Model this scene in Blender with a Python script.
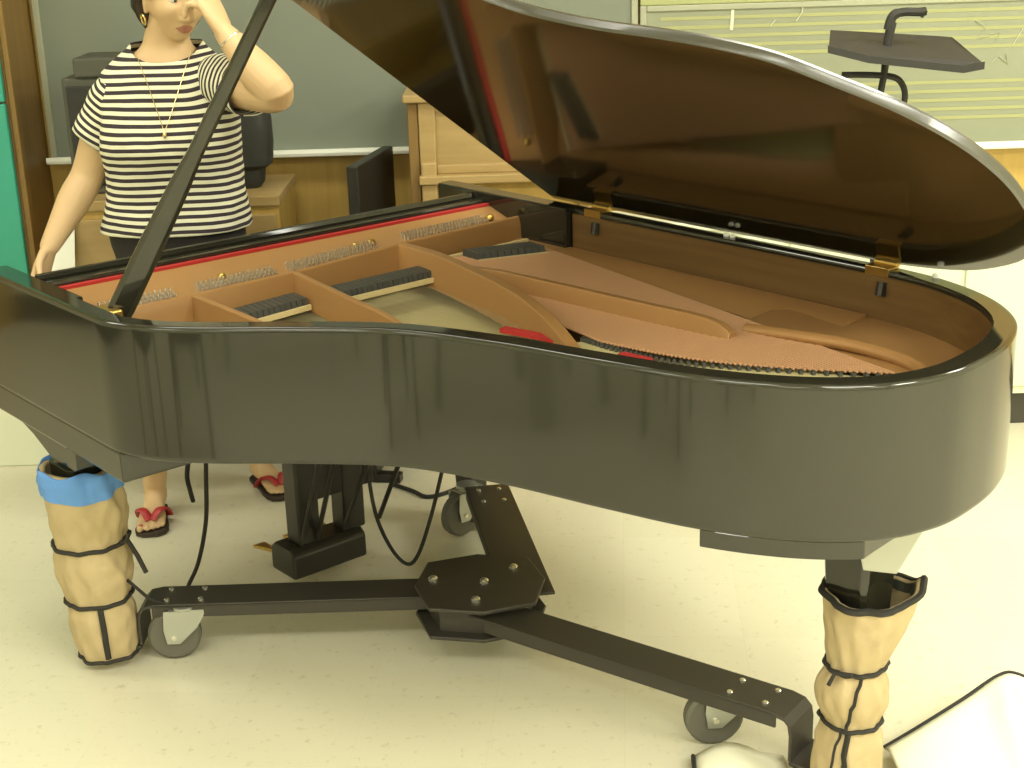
import bpy, bmesh, math, random
from mathutils import Vector, Matrix, noise
random.seed(7)
D = bpy.data
for o in list(D.objects): D.objects.remove(o)
SC = bpy.context.scene
COL = SC.collection
PI = math.pi

# ------------------------------------------------------------------ camera
cam = D.cameras.new('camera'); camo = D.objects.new('camera', cam); COL.objects.link(camo)
PITCH, ROLL, FPX = 0.3225742, -0.03083, 1456.94
cp, sp, cr, sr = math.cos(PITCH), math.sin(PITCH), math.cos(ROLL), math.sin(ROLL)
R0, U0, F0 = Vector((1, 0, 0)), Vector((0, sp, cp)), Vector((0, cp, -sp))
Rv, Uv = R0*cr + U0*sr, U0*cr - R0*sr
m = Matrix.Identity(4)
for i in range(3):
    m[i][0], m[i][1], m[i][2] = Rv[i], Uv[i], -F0[i]
m[0][3], m[1][3], m[2][3] = 0, 0, 1.81
camo.matrix_world = m
cam.sensor_fit = 'HORIZONTAL'; cam.sensor_width = 36; cam.lens = FPX*36/1024
cam.clip_start = 0.05
SC.camera = camo

# ------------------------------------------------------------------ exposure, world
SC.view_settings.view_transform = 'Standard'
SC.view_settings.look = 'None'
SC.view_settings.gamma = 1
SC.view_settings.use_curve_mapping = False
SC.view_settings.exposure = 0.0
w = D.worlds.new('world'); SC.world = w; w.use_nodes = True
w.node_tree.nodes['Background'].inputs[0].default_value = (0.9, 0.95, 0.75, 1)
w.node_tree.nodes['Background'].inputs[1].default_value = 0.05

# ceiling lamps: position and power (their fixtures are built with the room)
LAMPS = [(-3.0, 3.4, 22), (-1.0, 3.4, 20), (1.0, 3.4, 36), (3.0, 3.4, 68),
         (-3.0, 0.6, 28), (-1.0, 0.6, 32), (1.0, 0.6, 58), (3.0, 0.6, 118),
         (-3.0, -2.2, 42), (-1.0, -2.2, 46), (1.0, -2.2, 46), (3.0, -2.2, 55)]
LAMP_COL = (0.97, 0.96, 0.84)

# ------------------------------------------------------------------ helpers
def mat(name, col, rough=0.5, metal=0.0, ior=1.5, coat=0.0, bump=None, var=None, wood=None, emit=None, spec=None, sheen=0):
    mt = D.materials.new(name); mt.use_nodes = True
    nt = mt.node_tree; b = nt.nodes['Principled BSDF']
    b.inputs['Base Color'].default_value = (*col, 1)
    b.inputs['Roughness'].default_value = rough
    b.inputs['Metallic'].default_value = metal
    b.inputs['IOR'].default_value = ior
    b.inputs['Coat Weight'].default_value = coat
    if spec is not None: b.inputs['Specular IOR Level'].default_value = spec
    tc = nt.nodes.new('ShaderNodeTexCoord')
    if var:      # (scale, second colour, amount)
        n = nt.nodes.new('ShaderNodeTexNoise'); n.inputs['Scale'].default_value = var[0]; n.inputs['Detail'].default_value = 4
        nt.links.new(tc.outputs['Object'], n.inputs['Vector'])
        r = nt.nodes.new('ShaderNodeValToRGB'); r.color_ramp.elements[0].position = 0.5-var[2]; r.color_ramp.elements[1].position = 0.5+var[2]
        r.color_ramp.elements[0].color = (*col, 1); r.color_ramp.elements[1].color = (*var[1], 1)
        nt.links.new(n.outputs['Fac'], r.inputs['Fac']); nt.links.new(r.outputs['Color'], b.inputs['Base Color'])
    if wood:     # (stretch vector, second colour)
        mp = nt.nodes.new('ShaderNodeMapping'); mp.inputs['Scale'].default_value = wood[0]
        nt.links.new(tc.outputs['Object'], mp.inputs['Vector'])
        n = nt.nodes.new('ShaderNodeTexNoise'); n.inputs['Scale'].default_value = 3; n.inputs['Detail'].default_value = 5; n.inputs['Distortion'].default_value = 0.6
        nt.links.new(mp.outputs['Vector'], n.inputs['Vector'])
        r = nt.nodes.new('ShaderNodeValToRGB'); r.color_ramp.elements[0].position = .35; r.color_ramp.elements[1].position = .68
        r.color_ramp.elements[0].color = (*col, 1); r.color_ramp.elements[1].color = (*wood[1], 1)
        nt.links.new(n.outputs['Fac'], r.inputs['Fac']); nt.links.new(r.outputs['Color'], b.inputs['Base Color'])
    if bump:     # (scale, strength, distance)
        n = nt.nodes.new('ShaderNodeTexNoise'); n.inputs['Scale'].default_value = bump[0]; n.inputs['Detail'].default_value = 3
        nt.links.new(tc.outputs['Object'], n.inputs['Vector'])
        bp = nt.nodes.new('ShaderNodeBump'); bp.inputs['Strength'].default_value = bump[1]; bp.inputs['Distance'].default_value = bump[2]
        nt.links.new(n.outputs['Fac'], bp.inputs['Height']); nt.links.new(bp.outputs['Normal'], b.inputs['Normal'])
    if emit:
        b.inputs['Emission Color'].default_value = (*emit[0], 1); b.inputs['Emission Strength'].default_value = emit[1]
    return mt

class MB:
    """collects shapes into one mesh"""
    def __init__(s): s.v = []; s.f = []
    def add(s, vs, fs):
        o = len(s.v); s.v += [Vector(p) for p in vs]; s.f += [tuple(i+o for i in f) for f in fs]; return s
    def box(s, c, d, rz=0, M=None):
        x, y, z = d[0]/2, d[1]/2, d[2]/2
        vs = [Vector((a*x, b*y, e*z)) for e in (-1, 1) for b in (-1, 1) for a in (-1, 1)]
        Rm = M or Matrix.Rotation(rz, 3, 'Z')
        return s.add([Rm@p + Vector(c) for p in vs], [(0,2,3,1),(4,5,7,6),(0,1,5,4),(2,6,7,3),(0,4,6,2),(1,3,7,5)])
    def box2(s, a, b):
        return s.box([(a[i]+b[i])/2 for i in range(3)], [abs(b[i]-a[i]) for i in range(3)])
    def prism(s, pts, z0, z1):
        """pts 2-D outline (counter-clockwise)"""
        n = len(pts)
        zz0 = z0 if callable(z0) else (lambda p: z0); zz1 = z1 if callable(z1) else (lambda p: z1)
        vs = [(p[0], p[1], zz0(p)) for p in pts] + [(p[0], p[1], zz1(p)) for p in pts]
        fs = [tuple(range(n-1, -1, -1)), tuple(range(n, 2*n))] + [(i, (i+1) % n, (i+1) % n+n, i+n) for i in range(n)]
        return s.add(vs, fs)
    def rings(s, rs, cap=True, closed=True):
        n = len(rs[0]); vs = [p for r in rs for p in r]; fs = []
        for k in range(len(rs)-1):
            for i in range(n if closed else n-1):
                j = (i+1) % n
                fs.append((k*n+i, k*n+j, (k+1)*n+j, (k+1)*n+i))
        if cap:
            fs.append(tuple(range(n-1, -1, -1))); fs.append(tuple(range((len(rs)-1)*n, len(rs)*n)))
        return s.add(vs, fs)
    def tube(s, path, rad, n=8, cap=True, flat=1.0):
        path = [Vector(p) for p in path]
        rr = rad if isinstance(rad, (list, tuple)) else [rad]*len(path)
        rs = []; ref = None
        for i, p in enumerate(path):
            t = (path[min(i+1, len(path)-1)] - path[max(i-1, 0)])
            if t.length < 1e-9: t = Vector((0, 0, 1))
            t.normalize()
            if ref is None:
                ref = t.cross(Vector((0, 0, 1)))
                if ref.length < .05: ref = t.cross(Vector((0, 1, 0)))
            a = (ref - t*ref.dot(t)).normalized(); b = t.cross(a); ref = a
            rs.append([p + (a*math.cos(2*PI*k/n) + b*math.sin(2*PI*k/n)*flat)*rr[i] for k in range(n)])
        return s.rings(rs, cap)
    def lathe(s, prof, c=(0, 0, 0), n=24, M=None):
        """prof: (radius, height) list along z"""
        c = Vector(c); M = M or Matrix.Identity(3)
        return s.rings([[c + M@Vector((r*math.cos(2*PI*k/n), r*math.sin(2*PI*k/n), z)) for k in range(n)] for r, z in prof])
    def ball(s, c, r, n=12, M=None):
        if not isinstance(r, (list, tuple)): r = (r, r, r)
        M = M or Matrix.Identity(3); c = Vector(c); rs = []
        for k in range(n//2+1):
            th = max(1e-3, min(PI-1e-3, PI*k/(n//2)))
            rs.append([c + M@Vector((r[0]*math.sin(th)*math.cos(2*PI*i/n), r[1]*math.sin(th)*math.sin(2*PI*i/n), -r[2]*math.cos(th))) for i in range(n)])
        return s.rings(rs)
    def build(s, name, material, parent=None, smooth=False, bevel=0, seg=2, label=None, angle=40, kind=None):
        me = D.meshes.new(name); me.from_pydata([tuple(p) for p in s.v], [], s.f)
        bm = bmesh.new(); bm.from_mesh(me); bmesh.ops.recalc_face_normals(bm, faces=bm.faces); bm.to_mesh(me); bm.free()
        me.materials.append(material)
        o = D.objects.new(name, me); COL.objects.link(o)
        if parent: o.parent = parent
        if smooth:
            for p in me.polygons: p.use_smooth = True
            try: me.set_sharp_from_angle(angle=math.radians(angle))
            except Exception: pass
        if bevel:
            b = o.modifiers.new('bevel', 'BEVEL'); b.width = bevel; b.segments = seg; b.limit_method = 'ANGLE'; b.angle_limit = math.radians(40)
        if label: o['label'] = label
        if kind: o['kind'] = kind
        return o

def thing(name, label, cat, loc=(0, 0, 0), rz=0, group=None):
    o = D.objects.new(name, None); COL.objects.link(o); o.empty_display_size = .1
    o.location = loc; o.rotation_euler = (0, 0, rz); return tag(o, label, cat, group)
def tag(o, label, cat, group=None):
    o['label'] = label; o['category'] = cat
    if group: o['group'] = group
    return o
def struct(o): o['kind'] = 'structure'; return o
def catmull(P, n=8, closed=False):
    P = [Vector(p) for p in P]; out = []
    N = len(P); rng = range(N if closed else N-1)
    for i in rng:
        a = P[(i-1) % N] if closed else P[max(i-1, 0)]; b = P[i]; c = P[(i+1) % N]; d = P[(i+2) % N] if closed else P[min(i+2, N-1)]
        for k in range(n):
            t = k/n
            out.append(.5*((2*b) + (c-a)*t + (2*a-5*b+4*c-d)*t*t + (3*b-a-3*c+d)*t**3))
    if not closed: out.append(P[-1])
    return out
def lerp(a, b, t): return a+(b-a)*t
def offset2(pts, d):
    """offset an open 2-D polyline to its left by d"""
    out = []
    for i, p in enumerate(pts):
        t = (pts[min(i+1, len(pts)-1)] - pts[max(i-1, 0)]).normalized()
        out.append(p + Vector((-t.y, t.x))*d)
    return out

# ------------------------------------------------------------------ materials
M = {}
M['black'] = mat('black_lacquer', (.021, .020, .013), .08, ior=1.60, bump=(4, .02, .01))
M['black_satin'] = mat('black_satin', (.020, .018, .014), .35)
M['steel_black'] = mat('black_painted_steel', (.040, .035, .026), .5, bump=(60, .08, .002))
M['lidbrown'] = mat('dark_brown_lacquer', (.024, .017, .0045), .08, ior=1.72, bump=(3, .03, .01))
M['lidedge'] = mat('black_satin_edge', (.03, .028, .02), .3, ior=2.0)
M['veneer'] = mat('brown_veneer', (.165, .092, .029), .45, wood=((.6, 8, 14), (.13, .068, .020)))
M['plate'] = mat('gold_plate', (.37, .195, .068), .45, metal=.12, bump=(120, .06, .002))
M['soundboard'] = mat('spruce', (.62, .56, .28), .45, wood=((.8, 14, 1), (.54, .48, .22)))
M['copper'] = mat('copper_winding', (.56, .31, .155), .5, metal=.1)
M['steel'] = mat('steel_wire', (.62, .58, .48), .3, metal=.8)
M['nickel'] = mat('nickel_pin', (.75, .72, .62), .25, metal=.85)
M['brass'] = mat('brass', (.55, .36, .10), .3, metal=.9)
M['redfelt'] = mat('red_felt', (.42, .022, .018), .9, bump=(300, .2, .001))
M['damper'] = mat('damper_grey', (.055, .055, .045), .6)
M['feltwhite'] = mat('cream_felt', (.60, .48, .24), .85)
M['bridge'] = mat('cream_bridge', (.52, .45, .22), .5)
M['ivory'] = mat('ivory_key', (.75, .72, .60), .25)
M['rubber'] = mat('grey_rubber', (.11, .105, .08), .6)
M['standm'] = mat('matt_black_steel', (.026, .024, .019), .75)
M['zinc'] = mat('zinc_plate', (.46, .47, .42), .32, metal=.7, bump=(40, .05, .002))
M['cord'] = mat('black_cord', (.022, .02, .016), .8)
M['pad'] = mat('tan_quilt', (.49, .385, .215), .9, var=(9, (.41, .315, .165), .25), bump=(45, .25, .006))
M['blue'] = mat('blue_cloth', (.11, .27, .62), .8, bump=(60, .3, .004))
M['white_quilt'] = mat('white_quilt', (.80, .78, .60), .85, bump=(30, .2, .006))
M['wallpanel'] = mat('golden_wood', (.50, .33, .085), .45, wood=((9, 9, .7), (.43, .275, .065)))
M['wooddark'] = mat('brown_wood', (.24, .14, .035), .5, wood=((9, 9, .7), (.19, .11, .028)))
M['oak'] = mat('oak', (.38, .262, .105), .45, wood=((1, 9, 9), (.32, .215, .08)))
M['oakdark'] = mat('oak_edge', (.20, .115, .03), .5)
M['chalk'] = mat('green_grey_slate', (.170, .190, .145), .55, var=(1.4, (.205, .225, .175), .3))
M['whitewall'] = mat('painted_wall', (.66, .65, .48), .8)
M['ceilingm'] = mat('ceiling_tile', (.75, .74, .64), .9)
M['tray'] = mat('aluminium_tray', (.90, .92, .82), .35)
M['framem'] = mat('board_frame', (.36, .37, .27), .4, metal=.3)
M['olive'] = mat('olive_strip', (.34, .36, .16), .6)
M['staff'] = mat('yellow_staff_line', (.345, .35, .165), .8)
M['ruled'] = mat('worn_grey_slate', (.235, .25, .165), .55, var=(2.2, (.275, .29, .20), .3))
M['chalkwhite'] = mat('white_chalk', (.62, .63, .48), .9)
M['teal'] = mat('teal_paint', (.035, .31, .215), .5)
M['whitepaint'] = mat('white_enamel', (.72, .74, .58), .4)
M['darkbase'] = mat('dark_rubber_base', (.05, .045, .032), .5)
M['cabgrey'] = mat('charcoal_cloth', (.070, .070, .048), .7)
M['bag'] = mat('black_nylon', (.022, .022, .016), .7, bump=(12, .4, .02))
M['paper'] = mat('white_paper', (.78, .78, .68), .7)
M['lampm'] = mat('lamp_diffuser', (.9, .9, .85), .5, emit=(LAMP_COL, 1.2))

def floor_mat():
    mt = mat('cream_floor_tile', (.72, .69, .46), .32, ior=1.45)
    nt = mt.node_tree; b = nt.nodes['Principled BSDF']
    tc = nt.nodes.new('ShaderNodeTexCoord')
    n = nt.nodes.new('ShaderNodeTexNoise'); n.inputs['Scale'].default_value = 34; n.inputs['Detail'].default_value = 6; n.inputs['Roughness'].default_value = .7
    r = nt.nodes.new('ShaderNodeValToRGB'); r.color_ramp.elements[0].position = .30; r.color_ramp.elements[1].position = .42
    r.color_ramp.elements[0].color = (.55, .50, .34, 1); r.color_ramp.elements[1].color = (.69, .655, .50, 1)
    br = nt.nodes.new('ShaderNodeTexBrick'); br.offset = 0; br.inputs['Scale'].default_value = 1
    br.inputs['Brick Width'].default_value = .305; br.inputs['Row Height'].default_value = .305; br.inputs['Mortar Size'].default_value = .0012
    br.inputs['Color1'].default_value = (1, 1, 1, 1); br.inputs['Color2'].default_value = (.96, .96, .94, 1); br.inputs['Mortar'].default_value = (.94, .93, .89, 1)
    mp = nt.nodes.new('ShaderNodeMapping'); mp.inputs['Rotation'].default_value = (0, 0, .08)
    mx = nt.nodes.new('ShaderNodeMix'); mx.data_type = 'RGBA'; mx.blend_type = 'MULTIPLY'; mx.inputs[0].default_value = 1
    nt.links.new(tc.outputs['Object'], n.inputs['Vector']); nt.links.new(n.outputs['Fac'], r.inputs['Fac'])
    nt.links.new(tc.outputs['Object'], mp.inputs['Vector']); nt.links.new(mp.outputs['Vector'], br.inputs['Vector'])
    nt.links.new(r.outputs['Color'], mx.inputs[6]); nt.links.new(br.outputs['Color'], mx.inputs[7])
    nt.links.new(mx.outputs[2], b.inputs['Base Color'])
    return mt
M['floor'] = floor_mat()

# ------------------------------------------------------------------ room
X0, X1, Y0, Y1, ZC = -4.2, 4.2, -3.6, 5.0, 2.85
struct(MB().box2((X0-.1, Y0-.1, -.1), (X1+.1, Y1+.1, 0)).build('floor', M['floor']))
struct(MB().box2((X0-.1, Y0-.1, ZC), (X1+.1, Y1+.1, ZC+.1)).build('ceiling', M['ceilingm']))
struct(MB().box2((X0-.1, Y1, 0), (X1+.1, Y1+.1, ZC)).build('wall_back', M['wallpanel']))
struct(MB().box2((X0-.1, Y0-.1, 0), (X1+.1, Y0, ZC)).build('wall_front', M['whitewall']))
struct(MB().box2((X0-.1, Y0, 0), (X0, Y1, ZC)).build('wall_left', M['whitewall']))
struct(MB().box2((X1, Y0, 0), (X1+.1, Y1, ZC)).build('wall_right', M['whitewall']))
struct(MB().box2((X0, Y0, 0), (X1, Y0+.02, .13)).build('baseboard_front', M['darkbase'], bevel=.004))
struct(MB().box2((X0, Y0+.02, 0), (X0+.02, Y1, .13)).build('baseboard_left', M['darkbase'], bevel=.004))
struct(MB().box2((X1-.02, Y0+.02, 0), (X1, Y1, .13)).build('baseboard_right', M['whitewall'], bevel=.004))
struct(MB().box2((-1.55, Y1-.02, 0), (1.46, Y1, .13)).build('baseboard_back', M['darkbase'], bevel=.004))
for i, (x, y, p) in enumerate(LAMPS):
    t = thing('ceiling_light', 'recessed fluorescent ceiling light panel', 'ceiling light', (x, y, ZC), 0, 'fluorescent panels in the ceiling')
    MB().box2((-.62, -.32, -.03), (.62, -.29, 0)).box2((-.62, .29, -.03), (.62, .32, 0)).box2((-.62, -.29, -.03), (-.59, .29, 0)).box2((.59, -.29, -.03), (.62, .29, 0)).build('frame', M['whitepaint'], t)
    MB().box2((-.59, -.29, -.012), (.59, .29, -.004)).build('diffuser', M['lampm'], t)
    L = D.lights.new('lamp', 'AREA'); L.shape = 'RECTANGLE'; L.size = 1.18; L.size_y = .58; L.energy = p; L.color = LAMP_COL
    lo = D.objects.new('lamp', L); COL.objects.link(lo); lo.parent = t; lo.location = (0, 0, -.035)

# ------------------------------------------------------------------ grand piano
PANG = math.radians(-50.0933); PLOC = (.642, 3.438, 0)
piano = thing('grand_piano', 'large black grand piano with its lid propped open, standing on a steel dolly', 'piano', PLOC, PANG)
def PW(x, y, z=0):
    c, s = math.cos(PANG), math.sin(PANG)
    return Vector((PLOC[0]+c*x-s*y, PLOC[1]+s*x+c*y, z))
ZT, ZB = 1.0, .703
curve = [(-.62, -1.476), (-.545, -1.470), (-.455, -1.432), (-.358, -1.357), (-.215, -1.215), (-.056, -1.083), (.156, -.998), (.376, -.940), (.57, -.881),
         (.725, -.795), (.824, -.690), (.866, -.566), (.862, -.445), (.838, -.335), (.786, -.215), (.705, -.125), (.605, -.060), (.48, -.016), (.36, 0)]
cv = catmull([Vector(p) for p in curve], 6)
outer = [Vector((-1.25, -1.476)), Vector((-1.0, -1.476)), Vector((-.8, -1.476))] + cv + [Vector((.1, 0)), Vector((-.3, 0)), Vector((-.7, 0)), Vector((-1.25, 0))]
inner = offset2(outer, .048)
inner[0].x = inner[-1].x = -1.25
# rim cross-section swept along the outline
prof = [(0, ZB+.006), (0, ZB+.012), (0, ZT-.012), (0, ZT-.007), (.05, ZT-.002), (.14, ZT), (.24, ZT), (.80, ZT), (.93, ZT), (.98, ZT-.003), (1, ZT-.008), (1, ZT-.014), (1, ZB+.012), (1, ZB+.006), (.9, ZB), (.1, ZB)]
rs = []
for a, b in zip(outer, inner):
    rs.append([(lerp(a.x, b.x, t), lerp(a.y, b.y, t), z) for t, z in prof])
rim = MB().rings(rs).build('rim', M['black'], piano, smooth=True, angle=50)
# brown inner veneer (tail, bentside and spine) and black inner cheek lining
vi = [i for i, p in enumerate(inner) if True]
iA = next(i for i, p in enumerate(inner) if p.x > -.55)
iB = max(i for i, p in enumerate(inner) if p.x > -.68 and p.y > -.2)
seg = inner[iA:iB+1] + [Vector((-.66, -.048))]
seg2 = offset2(seg, .004)
MB().rings([[(a.x, a.y, .80), (a.x, a.y, ZT-.013), (b.x, b.y, ZT-.015), (b.x, b.y, .80)] for a, b in zip(seg, seg2)]).build('inner_veneer', M['veneer'], piano, smooth=True, label='brown veneered inside of the rim')
MB().box2((-1.23, -.075, .86), (-.665, -.048, ZT+.004)).build('cheek_lining', M['black'], piano, bevel=.004)
MB().box2((-1.23, -1.428, .86), (-.80, -1.405, ZT-.006)).build('cheek_lining', M['black'], piano, bevel=.004)
# keybed, leg blocks and tail apron under the rim
MB().box2((-1.248, -1.474, .636), (-.55, -.01, ZB+.004)).build('keybed', M['black'], piano, bevel=.006)
lb = MB()
for yc in (-1.375, -.10):
    ring = []
    for x, z in [(-1.23, .634), (-1.16, .624), (-1.08, .604), (-1.02, .582), (-.99, .570), (-.86, .570), (-.84, .58), (-.835, .640), (-1.23, .640)]:
        ring.append((x, z))
    blk = MB().rings([[(x, yc-.08, z) for x, z in ring], [(x, yc+.08, z) for x, z in ring]])
    blk.build('leg_block', M['black'], piano, bevel=.004)
ap = [p for p in cv if p.x > .555 and p.y < -.705]
ap = offset2(ap, .004)
MB().prism([(p.x, p.y) for p in ap] + [(.79, -.56), (.70, -.40), (.52, -.45)], .668, ZB+.002).build('tail_leg_block', M['black'], piano, bevel=.003)
# soundboard with beams beneath
inn = [Vector((-.95, -1.43))] + [p for p in inner if p.x > -.95] + [Vector((-.95, -.05))]
MB().prism([(p.x, p.y) for p in inn], .822, .834).build('soundboard', M['soundboard'], piano)
bm_ = MB()
for (a, b) in [((-.5, -1.40), (-.5, -.05)), ((-.05, -1.05), (-.05, -.05)), ((.4, -.90), (.4, -.05))]:
    bm_.box2((a[0]-.03, a[1], .72), (a[0]+.03, b[1], .815))
bm_.build('back_beams', M['veneer'], piano)
# cast iron plate
pl = MB()
fr = [(-.988, -1.40), (-.988, -.06)]
ridge = [(-.765, -1.425), (-.768, -1.31), (-.77, -1.15), (-.783, -.85), (-.812, -.66), (-.842, -.495), (-.850, -.33), (-.862, -.13), (-.862, -.055)]
ridge = [Vector(p) for p in ridge]
# pin field: slopes from the felt down to the ridge
top = [(-.988, p.y, .968) for p in ridge]; low = [(p.x-.004, p.y, .934) for p in ridge]
n = len(ridge)
pl.rings([[(-.988, p.y, .955), (-.988, p.y, .968), (p.x-.03, p.y, .938), (p.x-.012, p.y, .938), (p.x-.010, p.y, .952), (p.x-.004, p.y, .956), (p.x+.004, p.y, .954), (p.x+.010, p.y, .935), (p.x+.014, p.y, .872), (p.x-.004, p.y, .868)] for p in ridge])
# flange along the spine and the tail web
sp_ = [(-.862, -.055, .150), (-.6, -.055, .10), (-.3, -.055, .085), (0, -.055, .09), (.2, -.055, .13), (.32, -.055, .17)]
pl.rings([[(x, y, .895), (x, y-wd*.35, .893), (x+.01, y-wd*.75, .878), (x+.015, y-wd, .852), (x+.01, y-wd+.008, .846), (x, y, .870)] for x, y, wd in sp_])
tailp = [(.20, -.37), (.33, -.335), (.46, -.335), (.615, -.375), (.66, -.45)] 
tin = [p for p in inner if p.x > .30 and p.y > -.62]
tp = [(p.x, p.y) for p in tin] + [(.20, -.052), (.12, -.15), (.14, -.30), (.24, -.345), (.34, -.328), (.46, -.318), (.60, -.345), (.68, -.43), (.70, -.55), (.72, -.62)]
pl.prism([p for p in tp], .868, .886)
# raised rounded ridge on the tail web
pl.tube(catmull([(.20, -.33, .893), (.34, -.31, .900), (.47, -.285, .900), (.60, -.29, .893), (.72, -.36, .886)], 6), [.016]*25, 8, flat=.9)
# hitch plate along the bentside
hp = [p for p in inner if -.12 < p.x < .80 and p.y < -.45]
ho = offset2(hp, .045)
pl.prism([(p.x, p.y) for p in hp] + [(p.x, p.y) for p in reversed(ho)], .862, .880)
pl.build('iron_plate', M['plate'], piano, smooth=True, angle=35, bevel=.003)
def strut(path, wid, name='strut', hgt=.075, flare=None):
    path = catmull([Vector(p) for p in path], 6)
    rs = []
    for i, p in enumerate(path):
        t = (path[min(i+1, len(path)-1)]-path[max(i-1, 0)]); t.z = 0; t.normalize(); s = Vector((-t.y, t.x, 0))
        u = i/(len(path)-1)
        w2 = wid/2*(1+.5*(max(0, u-.8)/.2))
        h = hgt*(1-.55*max(0, (u-.72)/.28))
        rs.append([p+s*w2*1.5-Vector((0, 0, hgt*1.0)), p+s*w2*.95-Vector((0, 0, hgt*.25)), p+s*w2*.7, p-s*w2*.7, p-s*w2*.95-Vector((0, 0, hgt*.25)), p-s*w2*1.5-Vector((0, 0, hgt*1.0))])
    return MB().rings(rs).build(name, M['plate'], piano, smooth=True, angle=50, bevel=.002)
strut([(-.775, -1.15, .953), (-.6, -1.152, .952), (-.45, -1.157, .948), (-.38, -1.165, .93)], .022)
strut([(-.785, -.865, .953), (-.5, -.905, .952), (-.25, -.94, .945), (-.12, -1.0, .915)], .022)
strut([(-.842, -.50, .953), (-.70, -.508, .955), (-.55, -.53, .953), (-.30, -.585, .948), (-.11, -.645, .935), (.06, -.715, .905), (.17, -.80, .885)], .040, hgt=.085)
strut([(-.56, -.535, .948), (-.49, -.475, .938), (-.38, -.455, .935), (-.03, -.425, .932), (.16, -.405, .928), (.22, -.395, .905)], .026, hgt=.06)
# felt, stretcher, fallboard, keyboard
MB().box2((-1.004, -1.40, .955), (-.989, -.075, .974)).build('felt_strip', M['redfelt'], piano, label='red felt strip along the pin field')
MB().box2((-1.040, -1.405, .935), (-1.006, -.075, .984)).build('stretcher', M['black'], piano, bevel=.004)
MB().rings([[(-1.075, y, .80), (-1.06, y, .80), (-1.055, y, .986), (-1.062, y, .996), (-1.074, y, .996), (-1.082, y, .985)] for y in (-1.40, -.08)]).build('fallboard', M['black'], piano, bevel=.002)
kb = MB(); kk = MB()
for i in range(52):
    y = -1.355 + i*.0236
    kb.box2((-1.225, y, .735), (-1.08, y+.0226, .757))
    if i % 7 in (0, 2, 3, 5, 6) and i < 51: kk.box2((-1.18, y+.018, .757), (-1.08, y+.029, .768))
kb.build('white_keys', M['ivory'], piano, kind='stuff', label='white piano keys'); kk.build('black_keys', M['black_satin'], piano, kind='stuff', label='black piano keys')
MB().box2((-1.235, -1.425, .70), (-1.08, -1.37, .80)).box2((-1.235, -.11, .70), (-1.08, -.05, .80)).box2((-1.245, -1.425, .70), (-1.228, -.05, .752)).build('key_slip', M['black'], piano, bevel=.003)
# tuning pins
tp_ = MB()
def ridgex(y):
    for a, b in zip(ridge, ridge[1:]):
        if a.y <= y <= b.y: return lerp(a.x, b.x, (y-a.y)/(b.y-a.y))
    return ridge[-1].x
groups = [(-1.36, -1.18, 15), (-1.11, -.90, 18), (-.85, -.56, 24), (-.45, -.16, 26)]
for (ya, yb, c) in groups:
    for i in range(c):
        y = lerp(ya, yb, i/(c-1))
        for r in range(3):
            x = ridgex(y) - .030 - r*.020 + random.uniform(-.001, .001)
            yy = y + r*.003
            tp_.tube([(x, yy, .935+r*.0035), (x-.002, yy, .955+r*.0035)], .0036, 6)
tp_.build('tuning_pins', M['nickel'], piano, smooth=True, kind='stuff', label='rows of bright tuning pins')
for (x, y) in [(-.872, -1.262), (-.875, -1.015), (-.908, -.60), (-.912, -.545), (-.915, -.135)]:
    MB().lathe([(.012, 0), (.012, .008), (.008, .013), (.002, .015)], (x, y, .948), 12).build('plate_screw', M['brass'], piano, smooth=True)
# dampers, felts
for (a, b, c) in [((-.69, -1.10), (-.715, -.90), 12), ((-.70, -.845), (-.705, -.53), 20), ((-.765, -.335), (-.70, -.15), 10)]:
    dm = MB()
    for i in range(c):
        t0, t1 = i/c, (i+.88)/c
        p, q = Vector(a).lerp(Vector(b), t0), Vector(a).lerp(Vector(b), t1)
        dm.add([(p.x-.028, p.y, .893), (p.x+.042, p.y, .893), (q.x+.042, q.y, .893), (q.x-.028, q.y, .893), (p.x-.022, p.y, .917), (p.x+.036, p.y, .914), (q.x+.036, q.y, .914), (q.x-.022, q.y, .917)],
               [(0, 3, 2, 1), (4, 5, 6, 7), (0, 1, 5, 4), (1, 2, 6, 5), (2, 3, 7, 6), (3, 0, 4, 7)])
    dm.build('damper_row', M['damper'], piano, label='row of dark damper heads')
    ft = MB().add([(a[0]+.043, a[1], .887), (a[0]+.052, a[1], .887), (b[0]+.052, b[1], .887), (b[0]+.043, b[1], .887), (a[0]+.043, a[1], .899), (a[0]+.052, a[1], .899), (b[0]+.052, b[1], .899), (b[0]+.043, b[1], .899)],
                  [(0, 3, 2, 1), (4, 5, 6, 7), (0, 1, 5, 4), (1, 2, 6, 5), (2, 3, 7, 6), (3, 0, 4, 7)])
    ft.build('damper_felt', M['feltwhite'], piano)
MB().box2((-.80, -.46, .893), (-.79, -.10, .905)).build('felt_strip', M['feltwhite'], piano, label='pale felt strip under the bass strings')
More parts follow.
